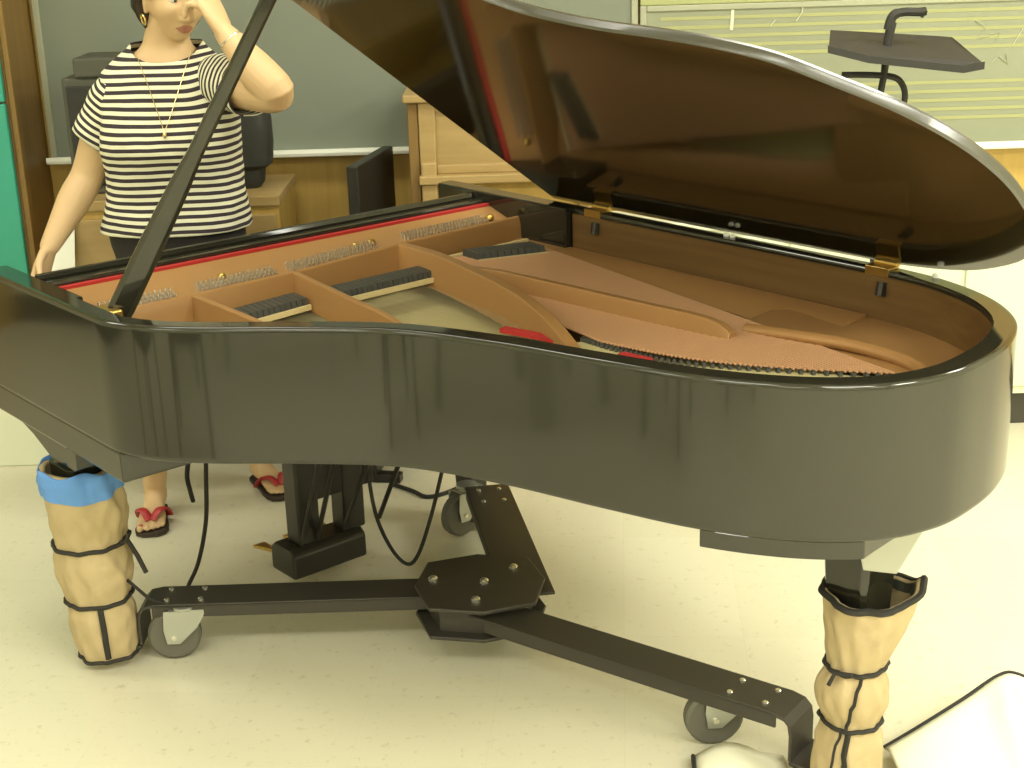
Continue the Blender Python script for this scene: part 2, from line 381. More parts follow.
# bass strings
bs = MB(); N = 62
for i in range(N):
    u = i/(N-1)
    a = Vector((lerp(-.80, -.80, u), lerp(-.47, -.10, u), .895)); b = Vector((lerp(.03, .605, u), lerp(-.605, -.352, u) + .055*math.sin(PI*u)*-1, .889))
    bs.tube([a, b], .0034, 6)
bs.build('bass_strings', M['copper'], piano, smooth=True, kind='stuff', label='copper wound bass strings')
ts = MB()
for (ya, yb, c) in [(-1.36, -1.17, 30), (-1.13, -.89, 34), (-.84, -.53, 40)]:
    for i in range(c):
        y = lerp(ya, yb, i/(c-1)); x = ridgex(y)
        # end on the bridge near the bentside
        xe = None
        for k in range(400):
            xx = x + k*.005; yy = y - (xx-x)*.16
            j = min(range(len(inner)), key=lambda q: (inner[q]-Vector((xx, yy))).length)
            if (inner[j]-Vector((xx, yy))).length < .06: xe = (xx, yy); break
        if xe: ts.tube([(x, y, .883), (xe[0], xe[1], .880)], .0006, 3)
ts.build('treble_strings', M['steel'], piano, kind='stuff', label='thin steel treble strings')
# bridges with pins
br = [(.03, -.615), (.15, -.605), (.27, -.575), (.45, -.47), (.61, -.36)]
bc = catmull([Vector((*p, 0)) for p in [(.0, -.625), (.13, -.625), (.27, -.595), (.44, -.50), (.64, -.365)]], 8)
bb = MB(); rs = []
for i, p in enumerate(bc):
    t = (bc[min(i+1, len(bc)-1)]-bc[max(i-1, 0)]).normalized(); s = Vector((t.y, -t.x, 0))
    rs.append([p+s*.0+Vector((0, 0, .834)), p+Vector((0, 0, .890)), p+s*.045+Vector((0, 0, .890)), p+s*.045+Vector((0, 0, .834))])
bb.rings(rs).build('bass_bridge', M['bridge'], piano)
bp = MB(); N = 44
for i in range(N):
    u = i/(N-1)*(len(bc)-1); k = min(int(u), len(bc)-2); p = bc[k].lerp(bc[k+1], u-k)
    t = (bc[k+1]-bc[k]).normalized(); s = Vector((t.y, -t.x, 0))
    q = p+s*.008
    bp.box((q.x, q.y, .8935), (.007, .012, .010), math.atan2(t.y, t.x)+.5)
bp.build('bridge_pins', M['damper'], piano, kind='stuff', label='dark zigzag row of bridge pins')
# long treble bridge on the open soundboard
tb = catmull([Vector((*p, 0)) for p in [(-.55, -1.30), (-.42, -1.20), (-.30, -1.06), (-.18, -.93), (-.05, -.80)]], 6)
rs = []
for i, p in enumerate(tb):
    t = (tb[min(i+1, len(tb)-1)]-tb[max(i-1, 0)]).normalized(); s = Vector((t.y, -t.x, 0))
    rs.append([p-s*.015+Vector((0, 0, .832)), p-s*.013+Vector((0, 0, .866)), p+s*.013+Vector((0, 0, .866)), p+s*.015+Vector((0, 0, .832))])
MB().rings(rs).build('treble_bridge', M['bridge'], piano)
for (a, b) in [((-.185, -.705), (-.075, -.68)), ((-.075, -.68), (.0, -.69)), ((.14, -.655), (.215, -.645))]:
    v = Vector(b)-Vector(a)
    MB().box(((a[0]+b[0])/2, (a[1]+b[1])/2, .894), (v.length, .022, .010), math.atan2(v.y, v.x)).build('red_felt', M['redfelt'], piano, label='red felt strip woven by the strings')
# dark printed emblem scribble on the soundboard
em = MB()
for (a, b) in [((-.40, -.70), (-.33, -.73)), ((-.38, -.76), (-.28, -.70)), ((-.35, -.67), (-.31, -.79)), ((-.30, -.69), (-.24, -.76)), ((-.37, -.71), (-.25, -.74)), ((-.28, -.78), (-.22, -.70))]:
    em.tube([(a[0], a[1], .835), (b[0], b[1], .835)], .004, 4, flat=.2)
em.build('emblem', M['damper'], piano, label='dark printed emblem on the soundboard')
# lid
PHI = .63139; LX0 = -.796; dL = Vector((0, -math.cos(PHI), math.sin(PHI))); nL = Vector((0, math.sin(PHI), math.cos(PHI)))
def LP(x, wv, t=0): return Vector((x, 0, ZT+.004)) + dL*wv + nL*t
lc = [(-.70, 1.452), (-.60, 1.450), (-.53, 1.438), (-.44, 1.392), (-.345, 1.315), (-.205, 1.182), (-.10, 1.088), (.006, 1.016), (.105, .982), (.21, .960), (.35, .944), (.47, .922), (.578, .886), (.672, .818),
      (.758, .748), (.826, .652), (.857, .545), (.856, .440), (.828, .315), (.755, .180), (.613, .074), (.491, .026), (.363, .002)]
ol = [(LX0, 1.452)] + [(p.x, p.y) for p in catmull([Vector((*p, 0)) for p in lc], 4)] + [(0, -.002), (-.4, -.004), (LX0, -.004)]
cxm = .05; cwm = .6
def shrink(p, e):
    v = Vector((p[0]-cxm, p[1]-cwm)); v = v*(1-e/max(v.length, .1)); return (v.x+cxm, v.y+cwm)
TH = .024
rs = [[LP(*shrink(p, .004), 0) for p in ol], [LP(*p, .005) for p in ol], [LP(*p, TH-.006) for p in ol], [LP(*shrink(p, .006), TH) for p in ol]]
MB().rings(rs).build('lid', M['lidbrown'], piano, smooth=True, angle=35, label='raised lid with glossy dark brown underside')
lid_o = [o for o in D.objects if o.name == 'lid'][0]; lid_o.data.materials.append(M['lidedge'])
for p in lid_o.data.polygons:
    if len(p.vertices) == 4: p.material_index = 1
    else: p.use_smooth = False
# brass hinges and bumpers
for hx in (-.585, .335):
    h = MB()
    h.box((hx, -.044, ZT-.012), (.062, .012, .034)).box((hx, -.030, ZT+.003), (.062, .040, .006))
    h.tube([(hx-.031, -.012, ZT+.008), (hx+.031, -.012, ZT+.008)], .007, 10)
    h.build('lid_hinge', M['brass'], piano, bevel=.0015, label='brass lid hinge')
    MB().tube([(hx+.02, -.053, ZT-.025), (hx+.02, -.060, ZT-.055)], .012, 8).build('hinge_pin', M['black_satin'], piano)
for bx in (-.13, -.11, .47):
    MB().ball((bx, -.024, ZT+.003), (.009, .006, .007), 8).build('rubber_bumper', M['tray'], piano, smooth=True)
# prop stick
pb = Vector((-.655, -1.395, .975)); pt = LP(-.352, 1.295, -.004)
ax = (pt-pb).normalized(); side = ax.cross(Vector((2.88, -1.3, .5)).normalized()).normalized(); dep = ax.cross(side)
rs = []
for t, wd, dp in [(0, .026, .016), (.03, .028, .016), (.22, .026, .014), (.36, .022, .013), (.44, .0165, .012), (.98, .0150, .011), (1, .012, .010)]:
    c = pb.lerp(pt, t)
    rs.append([c+side*wd*a+dep*dp*b for a, b in [(-1, -.6), (-.6, -1), (.6, -1), (1, -.6), (1, .6), (.6, 1), (-.6, 1), (-1, .6)]])
MB().rings(rs).build('prop_stick', M['black'], piano, bevel=.002, label='black stick propping the lid')
MB().box((-.655, -1.412, .972), (.07, .03, .05)).build('prop_bracket', M['brass'], piano, bevel=.004)
# legs
def leg(x, y, ztop):
    rs = []
    for z, h in [(.050, .026), (.055, .030), (.09, .032), (.12, .036), (ztop-.10, .056), (ztop-.05, .062), (ztop, .064)]:
        rs.append([(x+h*a, y+h*b, z) for a, b in [(-1, -.8), (-.8, -1), (.8, -1), (1, -.8), (1, .8), (.8, 1), (-.8, 1), (-1, .8)]])
    return MB().rings(rs).build('leg', M['black'], piano, bevel=.002)
LEGS = [(-.990, -1.378), (-1.01, -.165), (.635, -.475)]
for (x, y), zt in zip(LEGS, (.545, .545, .668)): leg(x, y, zt)
# pale metal leg plate at the tail
x, y = LEGS[2]
MB().prism([(x+.01, y-.085), (x+.16, y-.02), (x+.13, y+.06), (x-.02, y+.06)], .655, .668).rings(
    [[(x+.035, y-.078, .66), (x+.155, y-.010, .66), (x+.150, y+.000, .66), (x+.030, y-.068, .66)], [(x+.055, y-.066, .55), (x+.11, y-.034, .55), (x+.105, y-.024, .55), (x+.050, y-.056, .55)]]).build('leg_plate', M['zinc'], piano, bevel=.002, label='pale metal leg plate')
# pedal lyre
MB().box2((-1.035, -.805, .13), (-.965, -.735, .645)).build('lyre_post', M['black_satin'], piano, bevel=.008)
MB().box2((-1.035, -.655, .13), (-.965, -.585, .645)).build('lyre_post', M['black_satin'], piano, bevel=.008)
MB().box2((-1.035, -.74, .25), (-.97, -.545, .63)).build('lyre_panel', M['black_satin'], piano, bevel=.006)
MB().rings([[(-1.07+dx, yy, zz) for dx, zz in [(0, .045), (.12, .045), (.12, .115), (.10, .13), (.02, .13), (0, .115)]] for yy in (-.840, -.828, -.612, -.597)]).build('pedal_box', M['black_satin'], piano, bevel=.008)
for yy in (-.80, -.70, -.60):
    MB().rings([[(-1.07, yy-.010, .075), (-1.07, yy+.010, .075), (-1.07, yy+.010, .087), (-1.07, yy-.010, .087)], [(-1.17, yy-.014, .058), (-1.17, yy+.014, .058), (-1.17, yy+.014, .068), (-1.17, yy-.014, .068)], [(-1.205, yy-.020, .055), (-1.205, yy+.020, .055), (-1.205, yy+.020, .063), (-1.205, yy-.020, .063)]]).build('pedal', M['brass'], piano, bevel=.002, label='brass pedal')
for yy in (-.85, -.80):
    MB().tube([(-.965, yy+.05, .14), (-.70, yy+.03, .69)], .007, 8).build('lyre_brace', M['black_satin'], piano)
for yy in (-.66, -.54):
    MB().tube([(-.965, yy, .14), (-.70, yy+.05, .69)], .007, 8).build('lyre_brace', M['black_satin'], piano)
MB().box2((-.99, -.625, .51), (-.86, -.50, .62)).build('pedal_bracket', M['black_satin'], piano, bevel=.004)

# ------------------------------------------------------------------ spider dolly (same frame as the piano)
dolly = thing('piano_dolly', 'black steel three-armed dolly with bolted hub under the piano', 'dolly', PLOC, PANG)
HUB = Vector((-.385, -.640)); AT = .152
ends = [Vector((-.955, -1.290)), Vector((-.918, -.186)), Vector((.520, -.488))]
starts = [Vector((-.427, -.656)), Vector((-.292, -.562)), Vector((-.325, -.69))]
for e, S0, wd, dz in zip(ends, starts, (.106, .128, .108), (.004, .012, -.002)):
    d = (e-S0).normalized(); s = Vector((-d.y, d.x)); L = (e-S0).length
    def P(u, v, z): q = S0+d*u+s*v; return (q.x, q.y, z)
    h = wd/2
    a = MB()
    # inverted channel: top plate with two flanges, rounded outer corner that turns down to the leg cup
    zt = AT+dz
    rings = []
    for u, zz in [(-.03, zt), (L-.05, zt), (L-.02, zt-.006), (L-.004, zt-.022), (L, zt-.045), (L, .045)]:
        tx = .008 if u >= L-.001 else 0
        rings.append([P(u, -h, zz), P(u, h, zz), P(u-(.008 if u >= L-.01 else 0), h, zz-(.008 if u < L-.01 else 0)), P(u-(.008 if u >= L-.01 else 0), -h, zz-(.008 if u < L-.01 else 0))])
    a.rings(rings)
    for sg in (-1, 1):
        a.rings([[P(u, sg*h, zt-.002), P(u, sg*(h-.007), zt-.002), P(u, sg*(h-.007), zt-.036), P(u, sg*h, zt-.036)] for u in (.05, L-.04)])
    arm = a.build('arm', M['steel_black'], dolly, smooth=True, angle=30, bevel=.0015)
    # cup the leg stands in
    c = S0+d*(L+.075)
    MB().box((c.x, c.y, .040), (.16, .115, .010), math.atan2(d.y, d.x)).build('leg_cup', M['steel_black'], dolly, bevel=.003)
    for u, v in [(L-.075, -.03), (L-.075, .03), (L-.16, -.032), (L-.16, .028)]:
        q = S0+d*u+s*v
        MB().lathe([(.0075, 0), (.0075, .004), (.005, .006)], (q.x, q.y, zt), 8).build('bolt', M['nickel'], dolly, smooth=True)
# hub plates
hubpts = [(-.520, -.735), (-.455, -.700), (-.42, -.74)]
hp_ = []
for k, r in enumerate([.185, .165, .185, .165, .185, .165, .185, .165]):
    an = PI/8 + k*PI/4 - .25
    hp_.append((HUB.x+.0+r*math.cos(an), HUB.y+r*math.sin(an)))
MB().prism(hp_, AT+.016, AT+.026).build('hub_plate', M['steel_black'], dolly, bevel=.003)
MB().prism(hp_, AT-.060, AT-.050).build('hub_plate', M['steel_black'], dolly, bevel=.003)
MB().prism([(HUB.x+(p[0]-HUB.x)*.80, HUB.y+(p[1]-HUB.y)*.80) for p in hp_], AT-.050, AT+.016).build('hub_core', M['steel_black'], dolly)
for p in [(-.475, -.72), (-.375, -.635), (-.31, -.715), (-.385, -.53)]:
    MB().lathe([(.012, 0), (.012, .006), (.008, .010), (.003, .011)], (p[0], p[1], AT+.026), 8).build('hub_bolt', M['nickel'], dolly, smooth=True, label='silver bolt head on the hub')
# casters
def caster(x, y, az, ztop):
    r = .067; Rz = Matrix.Rotation(az, 3, 'Z'); wc = Vector((x, y, r+.001))
    Rx = Rz@Matrix.Rotation(PI/2, 3, 'X')
    top = ztop
    c = D.objects.new('caster', None); COL.objects.link(c); c.parent = dolly; c.location = (0, 0, 0)
    MB().lathe([(.020, -.016), (r-.008, -.018), (r-.001, -.012), (r, -.004), (r, .004), (r-.001, .012), (r-.008, .018), (.020, .016)], wc, 28, Rx).build('wheel', M['rubber'], c, smooth=True)
    f = MB()
    for sg in (-1, 1):
        pts = [(-.018, -.018), (.014, -.020), (.060, .022), (.088, .072), (-.020, .072), (-.024, .02)]
        f.rings([[wc + Rz@Vector((px, sg*.023+o*sg, pz)) for px, pz in pts] for o in (0, .003)])
    f.add([wc + Rz@Vector(p) for p in [(-.008, -.026, .068), (.082, -.026, .068), (.082, .026, .068), (-.008, .026, .068), (-.008, -.026, .072), (.082, -.026, .072), (.082, .026, .072), (-.008, .026, .072)]],
          [(0, 3, 2, 1), (4, 5, 6, 7), (0, 1, 5, 4), (1, 2, 6, 5), (2, 3, 7, 6), (3, 0, 4, 7)])
    f.build('fork', M['zinc'], c, bevel=.001)
    MB().tube([wc+Rz@Vector((0, -.030, 0)), wc+Rz@Vector((0, .030, 0))], .007, 10).build('axle', M['nickel'], c)
    q = wc + Rz@Vector((.03, 0, 0))
    MB().lathe([(.030, .1385), (.032, .141), (.032, ztop)], (q.x, q.y, 0), 14).build('swivel', M['zinc'], c)
    return c
caster(-.872, -1.245, -PANG+.10, .147); caster(-.955, -.255, -PANG+.75, .155); caster(.318, -.548, -PANG+.12, .143)

# ------------------------------------------------------------------ moving blankets wrapped round two legs
def wrap(name, label, prof, nfold, seed, hole=True):
    """prof: (cx, cy, z, rx, ry); world coordinates"""
    base = prof[-1]
    t = thing(name, label, 'moving blanket', (base[0], base[1], 0))
    P = catmull([Vector((p[0], p[1], p[2])) for p in prof], 6); Q = catmull([Vector((p[3], p[4], 0)) for p in prof], 6)
    n = 96; rs = []
    for k, (c, r) in enumerate(zip(P, Q)):
        ring = []
        for i in range(n):
            a = 2*PI*i/n
            f = noise.noise(Vector((math.cos(a)*1.6+seed, math.sin(a)*1.6, c.z*7)))*.10 + noise.noise(Vector((a*3+c.z*16+seed, c.z*9, 0)))*.05 + .022*math.sin(a*nfold+c.z*30)
            f += noise.noise(Vector((math.cos(a)*5+seed*2, math.sin(a)*5, c.z*22)))*.035
            f += .016*math.sin(a*7 - c.z*95 + 3*noise.noise(Vector((a, c.z*6, seed)))) 
            zz = c.z
            ring.append(Vector((c.x-base[0]+r.x*(1+f)*math.cos(a), c.y-base[1]+r.y*(1+f)*math.sin(a), zz)))
        rs.append(ring)
    return t, rs, n
def wrap_cord(t, rs, k, extra=.006, r=.006, tilt=0.0):
    ring = rs[k]; c = sum(ring, Vector())/len(ring)
    pts = [c + (p-c)*(1+extra/max((p-c).length, .01)) + Vector((0, 0, tilt*(p-c).x)) for p in ring]
    m_ = MB(); path = pts+[pts[0], pts[1]]
    m_.tube(path, r, 6)
    return m_.build('cord', M['cord'], t, smooth=True)
# treble leg (left of the picture)
pw = PW(*LEGS[0])
lprof = [(pw.x-.004, pw.y-.01, .535, .098, .095), (pw.x-.003, pw.y-.01, .47, .098, .095), (pw.x-.002, pw.y-.01, .40, .094, .090), (pw.x-.002, pw.y-.01, .335, .083, .082), (pw.x-.000, pw.y-.01, .285, .091, .090),
         (pw.x+.001, pw.y-.01, .235, .088, .086), (pw.x+.002, pw.y-.01, .185, .076, .076), (pw.x+.004, pw.y-.01, .14, .084, .082), (pw.x+.006, pw.y-.01, .075, .080, .080), (pw.x+.008, pw.y-.01, .032, .072, .074)]
t, rs, n = wrap('moving_blanket', 'tan quilted moving blanket tied round the left piano leg, with blue top edge', lprof, 9, 1.3)
w_ = MB(); inner_r = [[Vector((0, 0, p.z))*0 + sum(r, Vector())/n + (p-sum(r, Vector())/n)*.86 for p in r] for r in rs[:14]]
w_.rings(list(reversed(inner_r))+rs, cap=False); w_.f.append(tuple(len(w_.v)-n+i for i in range(n)))
w_.build('quilt', M['pad'], t, smooth=True, angle=180)
b = MB(); band = rs[0:7]
def blow(ring, e): c = sum(ring, Vector())/n; return [c+(p-c)*(1+e/max((p-c).length, .01)) for p in ring]
bb_ = [blow(r, .004 if i not in (2, 3) else .0075) for i, r in enumerate(band)]
for i, r in enumerate(bb_):
    for j, p in enumerate(r):
        if i == 0: p.z += .006*math.sin(j*.35)+.004
        if i == 6: p.z += .006*math.sin(j*.21+1)
b.rings([blow(r, -.003) for r in reversed(bb_)]+bb_, cap=False); b.build('blue_edge', M['blue'], t, smooth=True, angle=180, label='blue cloth band round the top')
wrap_cord(t, rs, 18, .004, .0055); wrap_cord(t, rs, 36, .004, .0055)
def near(rs, k, ang):
    ring = rs[k]; return ring[int(round(ang/(2*PI)*len(ring))) % len(ring)]
FR = 1.5*PI   # side that faces the camera
pth = [blow(rs[k], .004)[int((.80)*n)] for k in range(36, 54, 2)]
MB().tube(pth, .0075, 6, flat=.5).build('cord', M['cord'], t, smooth=True)
e = blow(rs[18], .006)[int(.955*n)]
MB().tube([e+Vector((-.02, 0, -.005)), e+Vector((.012, -.005, .010)), e+Vector((.022, -.01, .035))], .009, 8, flat=.6).build('cord', M['cord'], t, smooth=True)
MB().tube([e+Vector((.012, -.004, .012)), e+Vector((.035, -.01, -.03)), e+Vector((.052, -.012, -.075))], .006, 6).build('cord', M['cord'], t, smooth=True)
MB().tube([e+Vector((.0, .0, -.10)), e+Vector((.04, .02, -.16)), e+Vector((.10, .04, -.205))], .0045, 6).build('cord', M['cord'], t, smooth=True)
rb = blow(rs[-1], .003)
MB().tube(rb+[rb[0], rb[1]], .005, 6).build('binding', M['cord'], t, smooth=True, label='dark bound bottom edge')
# tail leg (right of the picture)
pw = PW(*LEGS[2])
tprof = [(pw.x+.020, pw.y-.01, .480, .092, .090), (pw.x+.016, pw.y-.01, .43, .084, .084), (pw.x+.008, pw.y-.01, .365, .072, .074), (pw.x+.0, pw.y-.01, .310, .058, .060), (pw.x-.004, pw.y-.01, .265, .072, .072),
         (pw.x-.004, pw.y-.01, .225, .072, .070), (pw.x-.004, pw.y-.01, .180, .056, .058), (pw.x-.006, pw.y-.01, .13, .068, .066), (pw.x-.010, pw.y-.01, .07, .074, .072), (pw.x-.010, pw.y-.01, .020, .072, .072)]
t, rs, n = wrap('moving_blanket', 'tan quilted moving blanket tied with black cord round the tail leg at right', tprof, 12, 5.1)
# the top edge dips at the front and peaks in a loose corner to the right
for k in range(10):
    fk = (1-k/10)
    for i, p in enumerate(rs[k]):
        a = 2*PI*i/n
        dz = .030*math.exp(-((a-6.0+PI) % (2*PI)-PI)**2/.10) - .012*max(0, math.cos(a-FR+.35)) - .004
        p.z += dz*fk
        if k < 8:
            g = math.exp(-((a-6.0+PI) % (2*PI)-PI)**2/.12)*.010*fk
            p.x += g*math.cos(a); p.y += g*math.sin(a)
w_ = MB(); inner_r = []
for r in rs[:14]:
    c = sum(r, Vector())/n; inner_r.append([c+(p-c)*.88 for p in r])
w_.rings(list(reversed(inner_r))+rs, cap=False); w_.f.append(tuple(len(w_.v)-n+i for i in range(n)))
w_.build('quilt', M['pad'], t, smooth=True, angle=180)
tb_ = [p+Vector((0, 0, -.002)) for p in rs[0]]
MB().tube(tb_+[tb_[0], tb_[1]], .0075, 6).build('binding', M['cord'], t, smooth=True, label='dark bound top edge')
shade_rs = []  # dark sheet inside the open top, painted in for the shade there
for r in rs[:4]:
    c = sum(r, Vector())/n; shade_rs.append([c+(p-c)*.84+Vector((0, 0, -.004)) for p in r])
MB().rings(shade_rs, cap=False).build('shade_sheet', M['damper'], t, smooth=True, angle=180, label='dark sheet standing for the shade inside the top')
wrap_cord(t, rs, 18, .004, .0052, .05); wrap_cord(t, rs, 36, .004, .0048, .03)
for kk, wd in (((18, 37), .004), ((36, 54), .008)):
    pth = [blow(rs[k], .004)[int((.715+(.03 if kk[0] == 18 else -.012)*(1-(k-kk[0])/18))*n) % n] + Vector((-.010*(k-kk[0])/18, 0, 0)) for k in range(kk[0], kk[1], 2) if k < len(rs)]
    MB().tube(pth, wd, 6, flat=.5).build('cord', M['cord'], t, smooth=True)
pth = [blow(rs[k], .003)[int((.66-.02*(k-36)/18)*n)] for k in range(36, 54, 2)]
MB().tube(pth, .003, 6).build('cord', M['cord'], t, smooth=True)
e = blow(rs[18], .006)[int(.60*n)]
MB().tube([e+Vector((.03, -.03, .005)), e+Vector((.0, -.012, .002)), e+Vector((-.012, -.012, -.025))], .005, 6).build('cord', M['cord'], t, smooth=True)

# ------------------------------------------------------------------ white blanket on the floor at the right
wb = thing('blanket', 'white blanket with black bound edge heaped on the floor beside the tail leg', 'blanket', (1.0, 2.75, 0))
edge = catmull([Vector(p) for p in [(.785, 2.745, .030), (.86, 2.775, .055), (.98, 2.84, .085), (1.08, 2.905, .105), (1.125, 2.905, .106), (1.19, 2.86, .085), (1.32, 2.78, .07), (1.5, 2.76, .05)]], 6)
rows = 16; rsb = []
for k in range(rows+1):
    u = k/rows; row = []
    for i, p in enumerate(edge):
        s = i/(len(edge)-1)
        x = p.x + (.02*u if s < .5 else -.02*u); y = p.y - .42*u
        ridge_ = math.exp(-((x-1.075+.03*u)/.035)**2)
        z = p.z*(1-u)**1.1*.9 + .034*ridge_*(1-u*.3)*min(1, u*4) + .012*noise.noise(Vector((x*7, y*7, 0)))*min(1, u*3) + .016*(1-u)
        if k == 0: z = p.z
        row.append(Vector((x-1.0, y-2.75, max(.006, z+.004))))
    rsb.append(row)
bl = MB(); bl.rings(rsb, cap=False, closed=False)
o = bl.build('quilt', M['white_quilt'], wb, smooth=True, angle=180)
sm = o.modifiers.new('thick', 'SOLIDIFY'); sm.thickness = .006; sm.offset = -1
MB().tube([Vector((p.x-1.0, p.y-2.75, p.z+.003)) for p in edge], .006, 8, flat=.8).build('binding', M['cord'], wb, smooth=True, label='black bound edge')
wb2 = thing('blanket', 'white blanket corner with black bound edge lying left of the tail leg', 'blanket', (.47, 2.70, 0))
rsb = []
for k in range(9):
    u = k/8; row = []
    for i in range(9):
        s = i/8
        x = -.10+.20*s-.02*u; y = .055-.25*u+.03*math.sin(s*3); z = .012+.030*math.sin(PI*min(1, s*1.2+.1))*math.sin(PI*min(1, .3+u))
        row.append(Vector((x, y, z)))
    rsb.append(row)
o = MB().rings(rsb, cap=False, closed=False).build('quilt', M['white_quilt'], wb2, smooth=True, angle=180)
sm = o.modifiers.new('thick', 'SOLIDIFY'); sm.thickness = .006
MB().tube([r[0]+Vector((0, 0, .002)) for r in rsb], .005, 6).build('binding', M['cord'], wb2, smooth=True, label='black bound edge')
MB().tube(catmull([rsb[4][8]+Vector((-.05, .015, .012)), rsb[3][8]+Vector((0, .01, .012)), rsb[2][8]+Vector((.06, .02, .018)), rsb[1][8]+Vector((.12, .03, .02))], 5), .005, 6).build('binding', M['cord'], wb2, smooth=True, label='black bound edge')

# ------------------------------------------------------------------ unseen chairs, added to give the lacquer dark reflected streaks
ch0 = None
for i, (x, y, a) in enumerate([(-1.75, 1.15, -.5), (-2.35, 1.75, -.3), (-2.3, .45, -.7), (-1.35, .05, -.9), (-1.95, -.55, -.8)]):
    if ch0 is None:
        ch = ch0 = thing('chair', 'black chair added out of frame to reflect as dark streaks in the piano side', 'chair', (x, y, 0), a, 'black chairs added left of the camera')
        for sx in (-.2, .2):
            for sy in (-.2, .2): MB().tube([(sx*1.1, sy*1.1, 0), (sx, sy, .44)], .013, 8).build('leg', M['steel_black'], ch, smooth=True)
        MB().rings([[(-.22, -.22, z), (.20, -.20, z), (.23, 0, z), (.20, .20, z), (-.22, .22, z), (-.24, 0, z)] for z in (.44, .475)]).build('seat', M['black_satin'], ch, bevel=.01)
        MB().rings([[(-.23-.03*abs(t)*0-.10*(z-.6), t*.21, z) for t in (-1, -.5, 0, .5, 1)]+[(-.21-.10*(z-.6), t*.21, z) for t in (1, .5, 0, -.5, -1)] for z in (.60, .72, .84)]).build('backrest', M['black_satin'], ch, bevel=.008)
        for sy in (-.19, .19): MB().tube([(-.20, sy, .45), (-.225, sy, .62)], .012, 8).build('back_post', M['steel_black'], ch, smooth=True)
    else:
        ch = ch0.copy(); COL.objects.link(ch); ch.location = (x, y, 0); ch.rotation_euler = (0, 0, a)
        for k in ch0.children:
            c = k.copy(); COL.objects.link(c); c.parent = ch
# ------------------------------------------------------------------ cables
def cable(path, r, label):
    o = MB().tube(catmull([Vector(p) for p in path], 8), r, 8).build('cable', M['cord'], None, smooth=True); return tag(o, label, 'cable')
def at(px, py, Y):      # point of the place seen at this picture position, Y metres deep
    d = Rv*((px-512)/FPX) + Uv*(-(py-384)/FPX) + F0
    k = Y/d.y; return Vector((0, 0, 1.81)) + d*k
cable([at(206, 440, 3.62), at(206, 475, 3.62), at(206, 520, 3.64), at(199, 560, 3.68), at(190, 582, 3.70), (-.93, 3.66, .007), (-.99, 3.66, .006)], .006, 'long dark cable hanging from the piano to the floor near the person\'s feet')
cable([at(190, 450, 3.9), at(187, 475, 3.9), at(190, 490, 3.92), at(193, 501, 3.95)], .007, 'short dark cable end hanging under the piano beside the foot in front')
cable([at(368, 440, 3.72), at(368, 470, 3.72), at(376, 515, 3.72), at(391, 548, 3.72), at(407, 564, 3.72), at(418, 555, 3.72), at(430, 520, 3.72), at(440, 480, 3.72), at(444, 460, 3.72)], .0055, 'dark cable looping down under the middle of the piano')
cable([(-.395, 4.40, .007), (-.33, 4.34, .007), (-.285, 4.29, .007), (-.23, 4.31, .007), (-.16, 4.38, .007)], .007, 'short piece of dark cable lying on the floor behind the cable loop')

# ------------------------------------------------------------------ back wall: boards
def board(name, label, x0, x1, z0, z1, y=4.97, slate='chalk'):
    t = thing(name, label, 'chalkboard', ((x0+x1)/2, y, z0)); X = lambda x: x-(x0+x1)/2
    MB().box2((X(x0)+.02, 0, 0), (X(x1)-.02, .028, z1-z0)).build('slate', M[slate], t)
    MB().box2((X(x0), -.008, 0), (X(x0)+.022, .028, z1-z0)).box2((X(x1)-.022, -.008, 0), (X(x1), .028, z1-z0)).box2((X(x0)+.022, -.008, z1-z0-.02), (X(x1)-.022, .028, z1-z0)).build('frame', M['framem'], t, bevel=.003)
    MB().rings([[(x, -.060, 0), (x, -.064, .010), (x, -.062, .022), (x, -.052, .014), (x, .0, .014), (x, .028, .020), (x, .028, -.010), (x, 0, -.012)] for x in (X(x0), X(x1))]).build('chalk_tray', M['tray'], t, label='bright metal chalk tray')
    return t, X
board('chalkboard', 'plain grey-green chalkboard behind the person', -1.545, .455, 1.00, 2.15)
tb, X = board('chalkboard', 'grey-green chalkboard ruled with music staff lines, at right behind the music stand', .462, 2.75, .955, 1.455, slate='ruled')
MB().box2((X(.462), -.012, .500), (X(2.75), .028, .62)).build('top_rail', M['olive'], tb, bevel=.004)
for g in range(2):
    for i in range(5):
        z = .455-g*.235-i*.030
        MB().box2((X(.53), -.0015, z-.0055), (X(2.68), 0, z+.0055)).build('staff_line', M['staff'], tb)
def stroke(pts, r=.005):
    return MB().tube([(X(px), -.002, pz-.955) for px, pz in pts], r, 5, flat=.35).build('chalk_mark', M['chalkwhite'], tb)
q = lambda a, b: (at(a, b, 4.97).x, at(a, b, 4.97).z)
stroke([q(733, 0), q(732, 18), q(731, 30)], .006); stroke([q(752, 2), q(748, 7), q(745, 5)], .006)
stroke([q(775, 20), q(770, 26)], .005); stroke([q(803, 0), q(802, 12), q(796, 21)], .005)
stroke([q(975, 20), q(985, 28), q(977, 38), q(990, 36)], .003); stroke([q(990, 34), q(1000, 32), q(996, 40)], .003)
stroke([q(1023, 28), q(1012, 46)], .003); stroke([q(992, 62), q(998, 56), q(1008, 64), q(1006, 54)], .003); stroke([q(975, 66), q(984, 60)], .003)
MB().box2((1.46, Y1-.012, .62), (2.75, Y1, .94)).build('trim_1', M['wallpanel'])
struct(D.objects['trim_1'])

